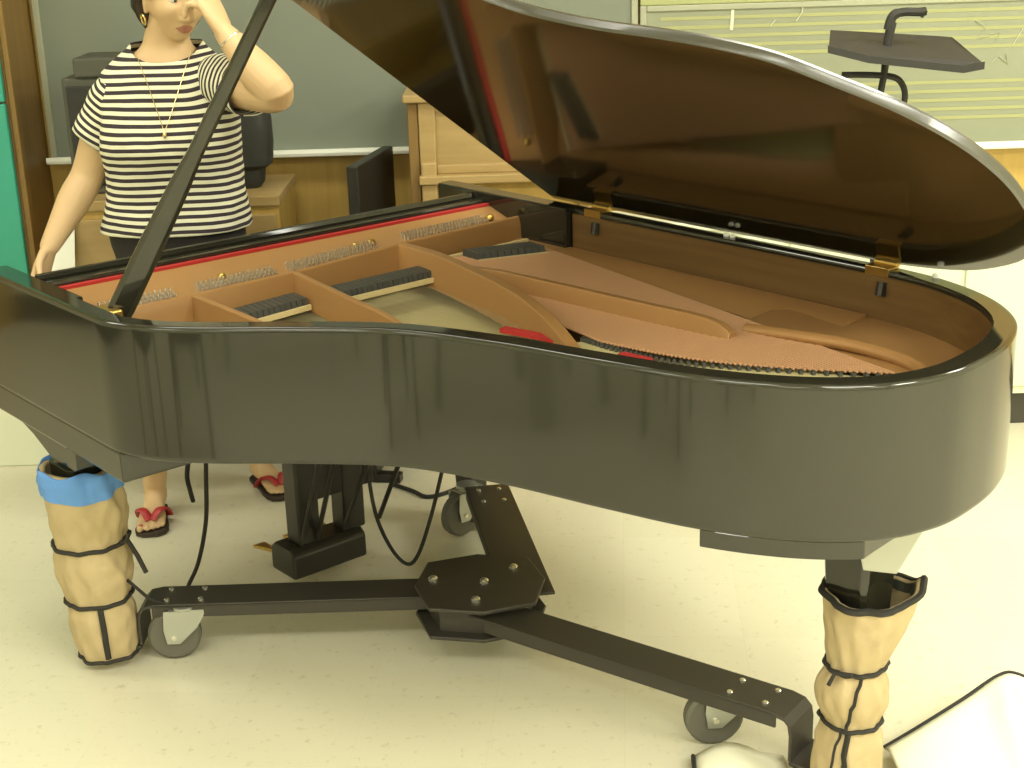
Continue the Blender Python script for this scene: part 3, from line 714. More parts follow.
# ------------------------------------------------------------------ teal closet at the left
cl = thing('closet', 'tall wooden closet with teal doors at the left edge', 'closet', (-2.115, 4.85, 0))
MB().box2((.07, -.13, .10), (.535, .14, 2.3)).build('body', M['wooddark'], cl, bevel=.004)
MB().box2((.536, -.135, .0), (.555, .14, 2.3)).build('side_panel', M['wooddark'], cl, bevel=.003)
MB().box2((.07, -.12, 0), (.535, .14, .10)).build('plinth', M['whitepaint'], cl)
MB().box2((.07, -.16, .36), (.530, -.137, 1.232)).build('door', M['teal'], cl, bevel=.004, label='lower teal door')
MB().box2((.07, -.16, 1.238), (.530, -.137, 2.28)).build('door', M['teal'], cl, bevel=.004, label='upper teal door')
MB().box2((.07, -.16, .0), (.53, -.137, .35)).build('base_panel', M['whitepaint'], cl, bevel=.004, label='pale panel under the teal door')
# ------------------------------------------------------------------ oak cabinet
oc = thing('oak_cabinet', 'light oak cabinet with framed front panel behind the far piano corner', 'cabinet', (-.30, 4.72, 0))
MB().box2((0, -.16, 0), (.032, .17, 1.215)).build('side_panel', M['oakdark'], oc, bevel=.003)
MB().box2((0.53, -.16, 0), (0.56, .17, 1.215)).build('side_panel', M['oakdark'], oc, bevel=.003)
MB().box2((-.012, -.185, 1.215), (0.572, .18, 1.240)).build('top', M['oak'], oc, bevel=.005)
MB().box2((.03, -.150, .995), (0.53, .16, 1.213)).build('front_panel', M['oak'], oc)
MB().box2((.034, -.165, .990), (.085, -.150, 1.213)).box2((0.475, -.165, .99), (0.528, -.150, 1.213)).box2((.085, -.165, 1.185), (0.475, -.150, 1.213)).box2((.085, -.165, .99), (0.475, -.150, 1.018)).build('panel_frame', M['oak'], oc, bevel=.003)
MB().box2((.03, -.20, .962), (0.53, -.10, .990)).build('shelf', M['oak'], oc, bevel=.004)
MB().box2((.03, -.13, .05), (0.53, .16, .960)).build('lower_panel', M['wallpanel'], oc)
MB().box2((.036, -.185, .86), (.085, -.135, 1.03)).build('corner_post', M['oak'], oc, bevel=.006)
MB().box2((.02, -.12, 0), (0.54, .16, .05)).build('plinth', M['oakdark'], oc)
# ------------------------------------------------------------------ black board standing by the cabinet
a, b = Vector((-.468, 4.42)), Vector((-.385, 4.80)); d = b-a
bpn = thing('black_board', 'thin black board standing on edge in front of the wall, left of the oak cabinet', 'board', ((a.x+b.x)/2, (a.y+b.y)/2, 0), math.atan2(d.y, d.x))
MB().box2((-d.length/2, -.018, .03), (d.length/2, .018, 1.045)).build('panel', M['black_satin'], bpn, bevel=.004)
MB().box2((-d.length/2+.02, -.09, 0), (-d.length/2+.06, .09, .03)).build('foot', M['black_satin'], bpn, bevel=.004)
MB().box2((d.length/2-.06, -.09, 0), (d.length/2-.02, .09, .03)).build('foot', M['black_satin'], bpn, bevel=.004)
# ------------------------------------------------------------------ desk with things on it behind the woman
dk = thing('wooden_desk', 'light wooden desk behind the person', 'desk', (-1.065, 4.72, 0))
MB().box2((-.35, -.17, .905), (.35, .22, .940)).build('desktop', M['oak'], dk, bevel=.004)
MB().box2((-.34, -.16, .46), (.345, .20, .905)).build('body', M['wallpanel'], dk)
for xx in (-.17, .175): MB().box2((xx-.16, -.175, .49), (xx+.16, -.16, .88)).build('door', M['oak'], dk, bevel=.004)
for xx in (-.31, .31):
    for yy in (.0, .17): MB().box2((xx-.02, yy-.02, 0), (xx+.02, yy+.02, .46)).build('leg', M['oakdark'], dk, bevel=.003)
sk = thing('loudspeaker', 'dark grey stepped loudspeaker standing on the desk at the person\'s shoulder', 'loudspeaker', (-1.285, 4.74, .94))
MB().box2((-.105, -.08, 0), (.12, .10, .37)).build('cabinet', M['cabgrey'], sk, bevel=.008)
MB().box2((-.06, -.09, .37), (.12, .10, .432)).build('top_unit', M['cabgrey'], sk, bevel=.008)
MB().box2((-.09, -.088, .03), (.105, -.080, .345)).build('grille', M['bag'], sk, bevel=.004)
bg = thing('bag', 'black bag standing on the desk at the person\'s elbow', 'bag', (-.835, 4.72, .94))
rs = []
for z, h, xo in [(0, .050, -.012), (.015, .060, -.01), (.06, .062, -.006), (.075, .080, 0), (.14, .086, 0), (.22, .085, 0), (.25, .078, 0), (.262, .06, 0)]:
    rs.append([(xo+h*math.copysign(abs(math.cos(2*PI*k/24))**.6, math.cos(2*PI*k/24)), .075*h/.086*math.copysign(abs(math.sin(2*PI*k/24))**.6, math.sin(2*PI*k/24)), z) for k in range(24)])
MB().rings(rs).build('body', M['bag'], bg, smooth=True)
MB().tube(catmull([(-.04, 0, .255), (-.035, 0, .29), (0, 0, .305), (.035, 0, .29), (.04, 0, .255)], 5), .006, 6).build('handle', M['bag'], bg, smooth=True)
# ------------------------------------------------------------------ white cabinet under the ruled board
wc_ = thing('white_cabinet', 'long white cabinet with panelled doors on a dark plinth under the ruled chalkboard', 'cabinet', (1.55, 4.86, 0))
MB().box2((-1.22, -.08, .12), (1.20, .13, .735)).build('body', M['whitepaint'], wc_, bevel=.004)
MB().box2((-1.23, -.10, .735), (1.21, .13, .765)).build('top', M['whitepaint'], wc_, bevel=.004)
MB().box2((-1.21, -.05, 0), (1.19, .12, .12)).build('plinth', M['darkbase'], wc_)
for k in range(8): MB().box2((-1.205+k*.30, -.092, .15), (-1.205+k*.30+.28, -.08, .71)).build('door', M['whitepaint'], wc_, bevel=.005)
# ------------------------------------------------------------------ music stand
P0 = at(882, 100, 4.2)
ms = thing('music_stand', 'black music stand with its desk tilted flat, in front of the ruled chalkboard', 'music stand', (P0.x, 4.2, 0))
L_ = lambda a, b, Y=4.2: at(a, b, Y) - Vector((P0.x, 4.2, 0))
post_top = L_(891, 22)
MB().tube([(0, 0, .10), (0, 0, .8), L_(879, 100), L_(884, 75), L_(888, 40), L_(892, 22)], [.012, .012, .010, .010, .013, .014], 10).build('post', M['standm'], ms, smooth=True)
hk = catmull([L_(888, 30), L_(893, 16), L_(904, 12), L_(918, 12), L_(926, 11)], 5)
MB().tube(hk, [.014]*8+[.012]*(len(hk)-8), 8).build('hook', M['standm'], ms, smooth=True)
MB().tube([L_(926, 10), L_(921, 17)], .007, 6).build('hook', M['standm'], ms, smooth=True)
# desk: a shallow tilted tray seen from its edge
fr_ = [L_(828, 53, 4.05), L_(868, 63, 4.05), L_(963, 73, 4.05), L_(984, 69, 4.05), L_(982, 62, 4.07)]
bk_ = [L_(830, 30, 4.35), L_(870, 32, 4.35), L_(940, 36, 4.35), L_(952, 37, 4.35), L_(953, 38, 4.35)]
MB().rings([fr_, bk_]).build('desk', M['standm'], ms, bevel=.003)
lp = fr_[:4]
MB().rings([[p+Vector((0, -.004, 0)) for p in lp], [p+Vector((0, -.004, .02)) for p in lp], [p+Vector((0, .004, .02)) for p in lp], [p+Vector((0, .004, 0)) for p in lp]], closed=False, cap=False).build('lip', M['standm'], ms)
tu = catmull([L_(842, 75), L_(870, 75), L_(893, 77), L_(902, 84), L_(905, 96), L_(902, 112), L_(898, 140)], 6)
MB().tube(tu, .009, 8).build('bent_tube', M['standm'], ms, smooth=True)
MB().lathe([(.14, 0), (.14, .012), (.03, .03), (.015, .10)], (0, 0, 0), 24).build('base', M['standm'], ms, smooth=True)
# (the white sheet leans against the desk)
pp = MB().add([(-1.45, 4.50, .72), (-1.372, 4.50, .72), (-1.362, 4.535, .905), (-1.385, 4.535, .905), (-1.45, 4.503, .72), (-1.372, 4.503, .72), (-1.362, 4.538, .905), (-1.385, 4.538, .905)],
              [(0, 1, 2, 3), (7, 6, 5, 4), (0, 4, 5, 1), (1, 5, 6, 2), (2, 6, 7, 3), (3, 7, 4, 0)]).build('paper_sheet', M['paper'])
tag(pp, 'white paper sheet leaning by the desk next to the person\'s lowered arm', 'paper')

# ------------------------------------------------------------------ the woman
def smat(name, c0, c1, c2=None):
    """skin: base colour mixed by the 'tint' attribute towards c1 (lips) / c2 (brow)"""
    mt = mat(name, c0, .5); nt = mt.node_tree; b = nt.nodes['Principled BSDF']
    at_ = nt.nodes.new('ShaderNodeAttribute'); at_.attribute_name = 'tint'
    r = nt.nodes.new('ShaderNodeValToRGB'); e = r.color_ramp.elements
    e[0].position = 0; e[0].color = (*c0, 1); e[1].position = .5; e[1].color = (*c1, 1)
    x = e.new(1.0); x.color = (*c2, 1)
    nt.links.new(at_.outputs['Fac'], r.inputs['Fac']); nt.links.new(r.outputs['Color'], b.inputs['Base Color'])
    b.inputs['Subsurface Weight'].default_value = .08; b.inputs['Subsurface Radius'].default_value = (.01, .004, .002)
    return mt
M['skin'] = smat('skin', (.60, .41, .22), (.36, .15, .095), (.085, .05, .025))
def stripe_mat():
    mt = mat('striped_jersey', (.7, .7, .55), .9); nt = mt.node_tree; b = nt.nodes['Principled BSDF']
    a = nt.nodes.new('ShaderNodeAttribute'); a.attribute_name = 'stripe'
    fr = nt.nodes.new('ShaderNodeMath'); fr.operation = 'FRACT'
    gt = nt.nodes.new('ShaderNodeMath'); gt.operation = 'GREATER_THAN'; gt.inputs[1].default_value = .50
    mx = nt.nodes.new('ShaderNodeMix'); mx.data_type = 'RGBA'
    mx.inputs[6].default_value = (.72, .70, .52, 1); mx.inputs[7].default_value = (.035, .025, .030, 1)
    nt.links.new(a.outputs['Fac'], fr.inputs[0]); nt.links.new(fr.outputs[0], gt.inputs[0]); nt.links.new(gt.outputs[0], mx.inputs[0]); nt.links.new(mx.outputs[2], b.inputs['Base Color'])
    return mt
M['stripe'] = stripe_mat()
M['trousers'] = mat('dark_trousers', (.020, .017, .016), .85)
M['hair'] = mat('dark_brown_hair', (.035, .022, .011), .45, wood=((40, 40, 4), (.016, .010, .006)))
M['eyewhite'] = mat('eye_white', (.65, .62, .52), .25); M['iris'] = mat('eye_brown', (.03, .018, .01), .2)
M['redstrap'] = mat('red_strap', (.40, .03, .035), .45); M['sole'] = mat('dark_sole', (.045, .03, .022), .8)
M['gold'] = mat('gold_metal', (.75, .58, .25), .25, metal=.9); M['nail'] = mat('nail_polish', (.45, .10, .08), .25)

WO = Vector((-.98, 4.24, 0))
woman = thing('person', 'person in a striped t-shirt standing behind the piano, one hand raised to the face', 'person', WO)
def remesh(mb, voxel, smooth_it, name):
    me = D.meshes.new('tmp'); me.from_pydata([tuple(p) for p in mb.v], [], mb.f)
    bm = bmesh.new(); bm.from_mesh(me); bmesh.ops.recalc_face_normals(bm, faces=bm.faces); bm.to_mesh(me); bm.free()
    o = D.objects.new('tmp', me); COL.objects.link(o)
    r = o.modifiers.new('r', 'REMESH'); r.mode = 'VOXEL'; r.voxel_size = voxel; r.use_smooth_shade = True
    if smooth_it: sm_ = o.modifiers.new('s', 'SMOOTH'); sm_.factor = .5; sm_.iterations = smooth_it
    dg = bpy.context.evaluated_depsgraph_get(); dg.update()
    out = D.meshes.new_from_object(o.evaluated_get(dg)); D.objects.remove(o); D.meshes.remove(me)
    out.name = name
    return out
def limb(mb, pts, rad, n=20):
    """tapered limb with rounded ends"""
    P = [Vector(p) for p in pts]; rr = list(rad)
    Pc = catmull(P, 6); Rc = [v.x for v in catmull([Vector((r, 0, 0)) for r in rr], 6)]
    a = (Pc[0]-Pc[1]).normalized(); b = (Pc[-1]-Pc[-2]).normalized()
    pre = [(Pc[0]+a*Rc[0]*math.sin(t), Rc[0]*math.cos(t)) for t in (1.45, 1.0, .5)]
    post = [(Pc[-1]+b*Rc[-1]*math.sin(t), Rc[-1]*math.cos(t)) for t in (.5, 1.0, 1.45)]
    allp = pre+list(zip(Pc, Rc))+post
    mb.tube([p for p, r in allp], [r for p, r in allp], n)
def hand(mb, W, d, pn, left, curls, scale=1.0, nails=None, thumb=(.55, .75, .35)):
    d = d.normalized(); pn = (pn-d*pn.dot(d)).normalized(); ts = pn.cross(d) if left else d.cross(pn)
    s = scale
    rs = []
    for u, a, b in [(-.012, .024, .018), (.0, .026, .019), (.02, .031, .018), (.045, .038, .0165), (.07, .041, .014), (.084, .039, .012), (.090, .034, .008)]:
        rs.append([W+(d*u + ts*a*math.cos(2*PI*k/20) + pn*b*math.sin(2*PI*k/20))*s for k in range(20)])
    mb.rings(rs)
    L = [(.040, .024, .020), (.045, .028, .021), (.041, .026, .021), (.032, .019, .018)]
    for f in range(4):
        off = .0285-.019*f
        p = W+(d*(.078-.004*abs(f-1)) + ts*off)*s; pts = [p]; ang = 0
        for j, (l, c) in enumerate(zip(L[f], curls[f])):
            ang += c
            dirn = d*math.cos(ang)+pn*math.sin(ang)+ts*(.10*(1.2-f)*(1 if j == 0 else 0))
            p = p+dirn.normalized()*l*s; pts.append(p)
        limb(mb, pts, [.0092*s, .0086*s, .0078*s, .0066*s], 10)
    b0 = W+(d*.022+ts*.026+pn*.004)*s
    t1 = (ts*thumb[0]+d*thumb[1]+pn*thumb[2]).normalized(); t2 = (d*.8+pn*.6+ts*.05).normalized()
    limb(mb, [b0, b0+t1*.040*s, b0+t1*.040*s+(t1*.4+t2*.6).normalized()*.030*s, b0+t1*.040*s+(t1*.4+t2*.6).normalized()*.030*s+t2*.022*s], [.0135*s, .0115*s, .0095*s, .0075*s], 10)

# head frame
HC = Vector((-.900, 4.165, 1.583)); yaw = math.radians(34); pit = math.radians(9); HS = 1.07
hf = Vector((math.sin(yaw)*math.cos(pit), -math.cos(yaw)*math.cos(pit), -math.sin(pit)))
hl = Vector((math.cos(yaw), math.sin(yaw), 0)); hu = hl.cross(hf)*-1
if hu.z < 0: hu = -hu
ROLLH = .06
hl, hu = hl*math.cos(ROLLH)-hu*math.sin(ROLLH), hu*math.cos(ROLLH)+hl*math.sin(ROLLH)
def g(x, c, wd): return math.exp(-((x-c)/wd)**2)
def head_pt(th, ph, grow=0.0):
    """th: azimuth from the face, ph: elevation; head-local (a forward, b left, c up)"""
    ca, sa, ce, se = math.cos(th), math.sin(th), math.cos(ph), math.sin(ph)
    a = .094*ce*ca; b = .073*ce*sa; c = .119*se
    low = max(0, min(1, (-c-.015)/.09)); low = low*low*(3-2*low)
    b *= 1-.24*low; 
    if a > 0: a *= 1-.06*low; a += .010*low
    else: a *= 1-.30*low
    if a > 0:
        a += .010*g(c, -.100, .020)*g(b, 0, .026)                          # chin
        a += .008*g(c, .026, .014)*g(abs(b), .026, .024)                   # brow
        a -= .011*g(c, .002, .013)*g(abs(b), .032, .015)                   # eye sockets
        t = max(0, min(1, (.012-c)/.052)); nz = t*g(b, 0, .0085+.006*t) if c > -.048 else g(b, 0, .0145)*g(c, -.048, .006)
        a += .026*nz
        a += .006*g(c, -.044, .008)*g(abs(b), .013, .007)                  # nostril wings
        a += .007*g(c, -.0665, .0055)*g(b, 0, .020) + .007*g(c, -.0785, .006)*g(b, 0, .017) - .003*g(c, -.0725, .0025)*g(b, 0, .022)
        a -= .004*g(c, -.091, .006)*g(b, 0, .02)
        a += .005*g(c, -.030, .022)*g(abs(b), .042, .018); b += math.copysign(.004, b)*g(c, -.035, .025)*g(abs(b), .05, .02)
    v = Vector((a, b, c))
    return v*(1+grow/max(v.length, .05))
def H(v): return HC + (hf*v[0] + hl*v[1] + hu*v[2])*HS
bod = MB()
NA, NE = 96, 72; rs = []
for j in range(NE+1):
    ph = -PI/2+.02+(PI-.04)*j/NE
    rs.append([H(head_pt(2*PI*i/NA-PI, ph)) for i in range(NA)])
bod.rings(rs)
for sg in (-1, 1):   # ears
    Me = Matrix((hf, hl, hu)).transposed()
    bod.ball(H((-.008, sg*.073, -.018)), (.019, .009, .031), 14, Me@Matrix.Rotation(sg*.35, 3, 'Z'))
    bod.ball(H((-.004, sg*.074, -.043)), (.009, .006, .010), 10, Me)
# neck and torso
rs = []
TOR = [(.78, -.965, 4.225, .165, .105), (.84, -.965, 4.225, .188, .125), (.92, -.974, 4.222, .191, .130), (1.0, -.960, 4.205, .186, .120), (1.08, -.955, 4.195, .183, .122), (1.16, -.954, 4.185, .185, .128),
       (1.22, -.953, 4.187, .183, .120), (1.28, -.952, 4.192, .178, .105), (1.33, -.951, 4.197, .165, .090), (1.375, -.949, 4.200, .138, .078), (1.415, -.946, 4.202, .100, .068), (1.445, -.942, 4.200, .070, .060), (1.475, -.936, 4.192, .062, .058), (1.52, -.922, 4.180, .058, .060), (1.57, -.912, 4.172, .052, .055)]
tc_ = catmull([Vector((p[1], p[2], p[0])) for p in TOR], 4); tr_ = catmull([Vector((p[3], p[4], 0)) for p in TOR], 4)
for c, r in zip(tc_, tr_):
    rs.append([c+Vector((r.x*math.copysign(abs(math.cos(2*PI*k/40))**.88, math.cos(2*PI*k/40)), r.y*math.copysign(abs(math.sin(2*PI*k/40))**.88, math.sin(2*PI*k/40)), 0)) for k in range(40)])
bod.rings(rs)
# arms
SR, ER, WR = Vector((-1.098, 4.195, 1.318)), Vector((-1.208, 4.205, 1.085)), Vector((-1.310, 4.09, .900))
limb(bod, [SR+Vector((.07, 0, .02)), SR, SR.lerp(ER, .5), ER, ER.lerp(WR, .35), ER.lerp(WR, .75), WR], [.050, .058, .056, .048, .048, .036, .028])
SL, EL, WL = Vector((-.812, 4.165, 1.335)), Vector((-.608, 3.955, 1.330)), Vector((-.738, 3.995, 1.487))
limb(bod, [SL+Vector((-.07, .02, .01)), SL, SL.lerp(EL, .5), EL, EL.lerp(WL, .35), EL.lerp(WL, .75), WL], [.050, .058, .058, .051, .052, .039, .029])
hand(bod, WR, Vector((-.35, -.32, -.88)), Vector((.7, -.3, -.2)), False, [(.15, .25, .2), (.2, .3, .2), (.25, .35, .25), (.3, .4, .3)], .98)
hand(bod, WL, Vector((-.42, .16, .89)), Vector((-.88, .42, .05)), True, [(.70, .75, .45), (.75, .85, .5), (.80, .90, .5), (.85, .95, .55)], 1.15, thumb=(.10, .95, .20))
# legs and feet
KR, AR = Vector((-1.075, 4.185, .47)), Vector((-1.128, 4.235, .085)); KL, AL = Vector((-.865, 4.33, .47)), Vector((-.835, 4.465, .085))
limb(bod, [(-1.045, 4.225, .84), (-1.06, 4.20, .66), KR, KR.lerp(AR, .35)+Vector((0, .015, 0)), KR.lerp(AR, .75), AR], [.092, .080, .056, .055, .040, .034])
limb(bod, [(-.880, 4.235, .84), (-.872, 4.275, .66), KL, KL.lerp(AL, .35)+Vector((0, .015, 0)), KL.lerp(AL, .75), AL], [.092, .080, .056, .055, .040, .034])
FEET = [(AR, Vector((.10, -1, 0)).normalized()), (AL, Vector((.56, -.83, 0)).normalized())]
SOLE = .016
for sg, (A, fd) in zip((1, -1), FEET):
    fs = Vector((-fd.y, fd.x, 0))     # her left side of the foot
    heel = Vector((A.x, A.y, 0)) - fd*.045
    def FP(u, v, z): return heel + fd*u + fs*v + Vector((0, 0, SOLE+z))
    rs = []
    for u, wd, zt in [(.0, .012, .03), (.008, .022, .05), (.03, .030, .085), (.06, .032, .085), (.09, .032, .068), (.12, .037, .052), (.15, .042, .040), (.175, .043, .030), (.187, .038, .022)]:
        ring = []
        for k in range(20):
            a_ = 2*PI*k/20; y_ = wd*math.cos(a_); z_ = zt/2 + zt/2*math.sin(a_)
            ring.append(FP(u, y_, max(.001, z_)))
        rs.append(ring)
    bod.rings(rs)
    limb(bod, [A+Vector((0, 0, .03)), A-Vector((0, 0, .02)), FP(.05, 0, .045)], [.034, .036, .032])
    for q_, (v, r_, l_) in enumerate([(-.029, .0125, .040), (-.008, .0095, .040), (.008, .009, .034), (.022, .0085, .027), (.034, .008, .018)]):
        v *= -sg*-1 if sg == 1 else -1
        limb(bod, [FP(.168, v, .011), FP(.180+l_*.4, v*1.04, .012), FP(.180+l_, v*1.05, .010)], [r_*.95, r_, r_*.85], 10)
for i, p in enumerate(bod.v): bod.v[i] = p-WO
bme = remesh(bod, .0042, 3, 'body')
bo = D.objects.new('body', bme); COL.objects.link(bo); bo.parent = woman; bme.materials.clear(); bme.materials.append(M['skin'])
for p in bme.polygons: p.use_smooth = True
tint = bme.attributes.new('tint', 'FLOAT', 'POINT'); vals = []
for v in bme.vertices:
    p = (v.co+WO-HC)/HS; a, b_, c = p.dot(hf), p.dot(hl), p.dot(hu); t_ = 0
    if a > .05 and p.length < .125:
        if abs(b_) < .024 and -.0725-.0125*(1-(b_/.024)**2) < c < -.0725+.0105*(1-(b_/.024)**2): t_ = .5
        if .012 < abs(b_) < .052 and abs(c-(.024-.12*max(0, abs(b_)-.036))) < .0045: t_ = .9
    vals.append(t_)
tint.data.foreach_set('value', vals)
# eyes
for sg in (-1, 1):
    e_ = MB().ball(H((.071, sg*.031, .001))-WO, .0125, 16).build('eye', M['eyewhite'], woman, smooth=True, angle=180)
    MB().ball(H((.0815, sg*.031+.001, -.001))-WO, .0048, 10).build('iris', M['iris'], e_, smooth=True, angle=180)
# hair: a shell over the skull that leaves the face free
hr = MB(); rs = []; NA, NE = 80, 40
def hair_edge(th):
    t = abs(th)          # lowest elevation the hair reaches at this azimuth
    pts = [(0, .60), (.55, .52), (.95, .34), (1.2, .05), (1.38, -.12), (1.52, .02), (1.68, .0), (1.80, -.75), (2.2, -1.1), (PI, -1.15)]
    for (x0, y0), (x1, y1) in zip(pts, pts[1:]):
        if x0 <= t <= x1: return lerp(y0, y1, (t-x0)/(x1-x0))
    return -.8
outr, inr = [], []
for j in range(NE+1):
    ro, ri = [], []
    for i in range(NA):
        th = 2*PI*i/NA-PI; e0 = hair_edge(th); ph = e0+(PI/2-.02-e0)*(j/NE)
        gr = .032*min(1, j/NE*7+.25) + .006*noise.noise(Vector((th*4, ph*5, 0)))+.003*math.sin(th*22+ph*4)
        ro.append(H(head_pt(th, ph, gr))-WO); ri.append(H(head_pt(th, ph, -.004))-WO)
    outr.append(ro); inr.append(ri)
hr.rings(list(reversed(inr))+outr, cap=True).build('hair', M['hair'], woman, smooth=True, angle=180, label='short dark brown hair')
# t-shirt
def stripe_attr(o, vals):
    at_ = o.data.attributes.new('stripe', 'FLOAT', 'POINT'); at_.data.foreach_set('value', vals)
PER = .0218
sh = MB(); rs = []; n_ = 112; sv = []
zs = [.922+(1.452-.922)*k/84 for k in range(85)]
TSH = [p for p in TOR if p[0] < 1.25] + [(1.28, -.952, 4.192, .182, .107), (1.33, -.951, 4.197, .186, .094), (1.375, -.949, 4.200, .170, .084), (1.415, -.946, 4.202, .128, .077), (1.435, -.944, 4.201, .104, .074), (1.456, -.942, 4.200, .088, .071)]
def tor(z):
    for p, q_ in zip(TSH, TSH[1:]):
        if p[0] <= z <= q_[0]:
            t = (z-p[0])/(q_[0]-p[0]); return [lerp(p[i], q_[i], t) for i in range(1, 5)]
for k, z in enumerate(zs):
    cx, cy, rx, ry = tor(z); ring = []
    u = k/84
    slack = .013 + .016*max(0, 1-u*4) - .004*max(0, (u-.8)*5)
    for i in range(n_):
        a_ = 2*PI*i/n_; ca, sa = math.cos(a_), math.sin(a_)
        wr = .006*noise.noise(Vector((ca*2.2, sa*2.2, z*9)))+.0035*noise.noise(Vector((ca*5+z*6, sa*5, z*22)))
        bust = .020*math.exp(-((z-1.185)/.055)**2)*max(0, -sa)*(.6+.4*abs(math.sin(2*a_)))
        f = 1.0
        px_ = cx+(rx+slack+wr)*math.copysign(abs(ca)**.85, ca); py_ = cy+(ry+slack+wr)*math.copysign(abs(sa)**.85, sa)-bust
        zz = z
        # neckline scoops down in front
        if z > 1.36:
            q_ = (z-1.36)/(1.452-1.36); low = max(0, -sa)**1.0*.050; zz = z-low*q_
        ring.append(Vector((px_, py_, zz))-WO); sv.append((zz + .10*(px_+.95)*.10 + .006*noise.noise(Vector((px_*7, py_*4, zz*8))) - .02*math.exp(-((px_+.80)/.05)**2)*math.exp(-((zz-1.36)/.08)**2))/PER)
    rs.append(ring)
shirt = sh.rings(rs, cap=False).build('t_shirt', M['stripe'], woman, smooth=True, angle=180, label='black and white striped t-shirt'); stripe_attr(shirt, sv)
m_ = shirt.modifiers.new('thick', 'SOLIDIFY'); m_.thickness = .003; m_.offset = -1
def sleeve(a, b, ra, rb, ph):
    sl = MB(); sv = []; rs = []; N_ = 36; ax_ = (b-a).normalized(); s1 = ax_.cross(Vector((0, 1, .2))).normalized(); s2 = ax_.cross(s1)
    for k in range(N_+1):
        u = k/N_; c = a.lerp(b, u); ring = []
        for i in range(56):
            t = 2*PI*i/56; dr = s1*math.cos(t)+s2*math.sin(t)
            r = lerp(ra, rb, u)*(.62+.38*min(1, (u*2.6)**.6)) + .004*noise.noise(Vector((math.cos(t)*2+ph, math.sin(t)*2, u*5))) + .004*math.sin(t*3+ph)*u
            p = c+dr*r+ax_*.010*math.cos(t+ph)*u
            ring.append(p-WO); sv.append(((b-a).length*u + .005*math.sin(t*2+ph))/PER*1.1)
        rs.append(ring)
    o = sl.rings(rs, cap=False).build('sleeve', M['stripe'], shirt, smooth=True, angle=180); stripe_attr(o, sv)
    mm = o.modifiers.new('thick', 'SOLIDIFY'); mm.thickness = .003; mm.offset = -1
sleeve(SR+Vector((.050, 0, .050)), SR.lerp(ER, .60)+Vector((-.012, 0, 0)), .080, .074, .4)
sleeve(SL+Vector((-.024, .042, .018)), SL.lerp(EL, .64), .077, .075, 1.7)
# trousers
tw = MB(); rs = []
for z in [.70, .76, .82, .88, .93, .965]:
    cx, cy, rx, ry = tor(max(.781, z)); ring = []
    rs.append([Vector((cx+(rx+.010)*math.cos(2*PI*k/40), cy+(ry+.012)*math.sin(2*PI*k/40), z))-WO for k in range(40)])
tw.rings(rs)
limb(tw, [Vector(p)-WO for p in [(-1.045, 4.225, .80), (-1.06, 4.20, .66), KR, KR.lerp(AR, .35)+Vector((0, .015, 0)), KR.lerp(AR, .66)]], [.104, .094, .072, .070, .062])
limb(tw, [Vector(p)-WO for p in [(-.880, 4.235, .80), (-.872, 4.275, .66), KL, KL.lerp(AL, .35)+Vector((0, .015, 0)), KL.lerp(AL, .66)]], [.104, .094, .072, .070, .062])
tme = remesh(tw, .009, 4, 'trousers'); to = D.objects.new('trousers', tme); COL.objects.link(to); to.parent = woman; tme.materials.clear(); tme.materials.append(M['trousers'])
for p in tme.polygons: p.use_smooth = True
to['label'] = 'dark cropped trousers'
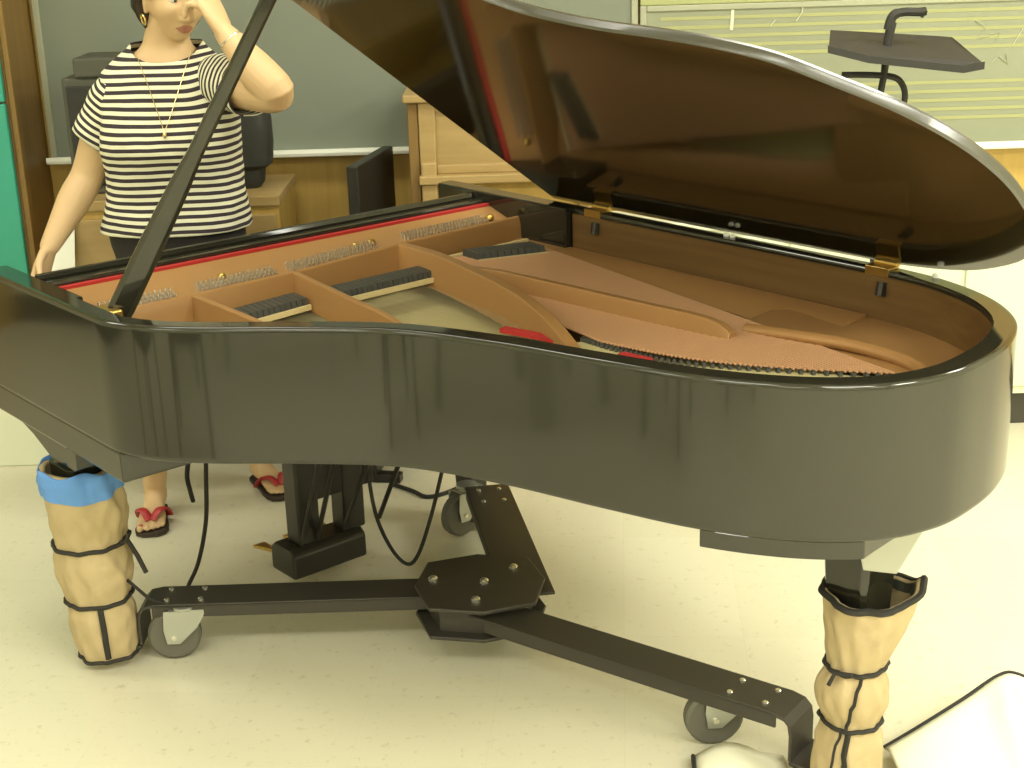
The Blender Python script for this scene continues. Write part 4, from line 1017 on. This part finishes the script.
# sandals
for sg, (A, fd) in zip((1, -1), FEET):
    fs = Vector((-fd.y, fd.x, 0)); heel = Vector((A.x, A.y, 0)) - fd*.045-WO
    def FP(u, v, z): return heel + fd*u + fs*v + Vector((0, 0, z))
    pr = [(-.006, .012), (.01, .028), (.05, .034), (.10, .036), (.15, .047), (.19, .050), (.215, .044), (.232, .022)]
    out_ = [(u, v) for u, v in pr]+[(u, -v) for u, v in reversed(pr)]
    so = MB().rings([[FP(u, v, z) for u, v in out_] for z in (.002, SOLE)]).build('sandal', M['sole'], woman, bevel=.002, label='red strapped sandal')
    for s2_ in (-1, 1):
        path = catmull([FP(.186, -.012*0+(.004*s2_), SOLE+.024), FP(.165, .022*s2_, SOLE+.047), FP(.13, .040*s2_, SOLE+.036), FP(.10, .042*s2_, SOLE+.004)], 6)
        MB().tube(path, .015, 8, flat=.35).build('strap', M['redstrap'], so, smooth=True, label='red strap')
    MB().ball(FP(.214, (-.028 if sg == 1 else .028)*-1*-1, SOLE+.019), (.008, .008, .004), 8).build('toenail', M['nail'], woman, smooth=True)
# jewellery
ring_pts = [H((-.006+.013*math.cos(t), -.079-.003*math.sin(t), -.066+.013*math.sin(t)))-WO for t in [2*PI*k/16 for k in range(18)]]
MB().tube(ring_pts, .0028, 6).build('earring', M['gold'], woman, smooth=True, label='small gold hoop earring')
nk = []
for k in range(21):
    t = -1+2*k/20
    X_ = -.935+.075*t*(1-.15*(1-abs(t))); z_ = 1.225+.205*abs(t)**1.15; cx, cy, rx, ry = tor(min(1.44, z_))
    c_ = max(-.999, min(.999, (X_-cx)/(rx+.014))); y_ = cy-(ry+.022)*math.sqrt(1-c_*c_)-.024*math.exp(-((z_-1.185)/.055)**2)
    nk.append(Vector((X_, y_, z_))-WO)
nkl = MB().tube(nk, .0010, 5).build('necklace', M['gold'], woman, smooth=True, label='thin gold chain necklace')
MB().ball(nk[10]-Vector((0, .002, .010)), (.006, .003, .010), 8).build('pendant', M['gold'], nkl, smooth=True)
fdir = (EL-WL).normalized(); c_ = WL+fdir*.025; s1 = fdir.cross(Vector((0, 1, 0))).normalized(); s2 = fdir.cross(s1)
MB().tube([c_+(s1*math.cos(t)+s2*math.sin(t))*.033-WO for t in [2*PI*k/24 for k in range(26)]], .0035, 6).build('bracelet', M['nickel'], woman, smooth=True, label='silver bracelet')
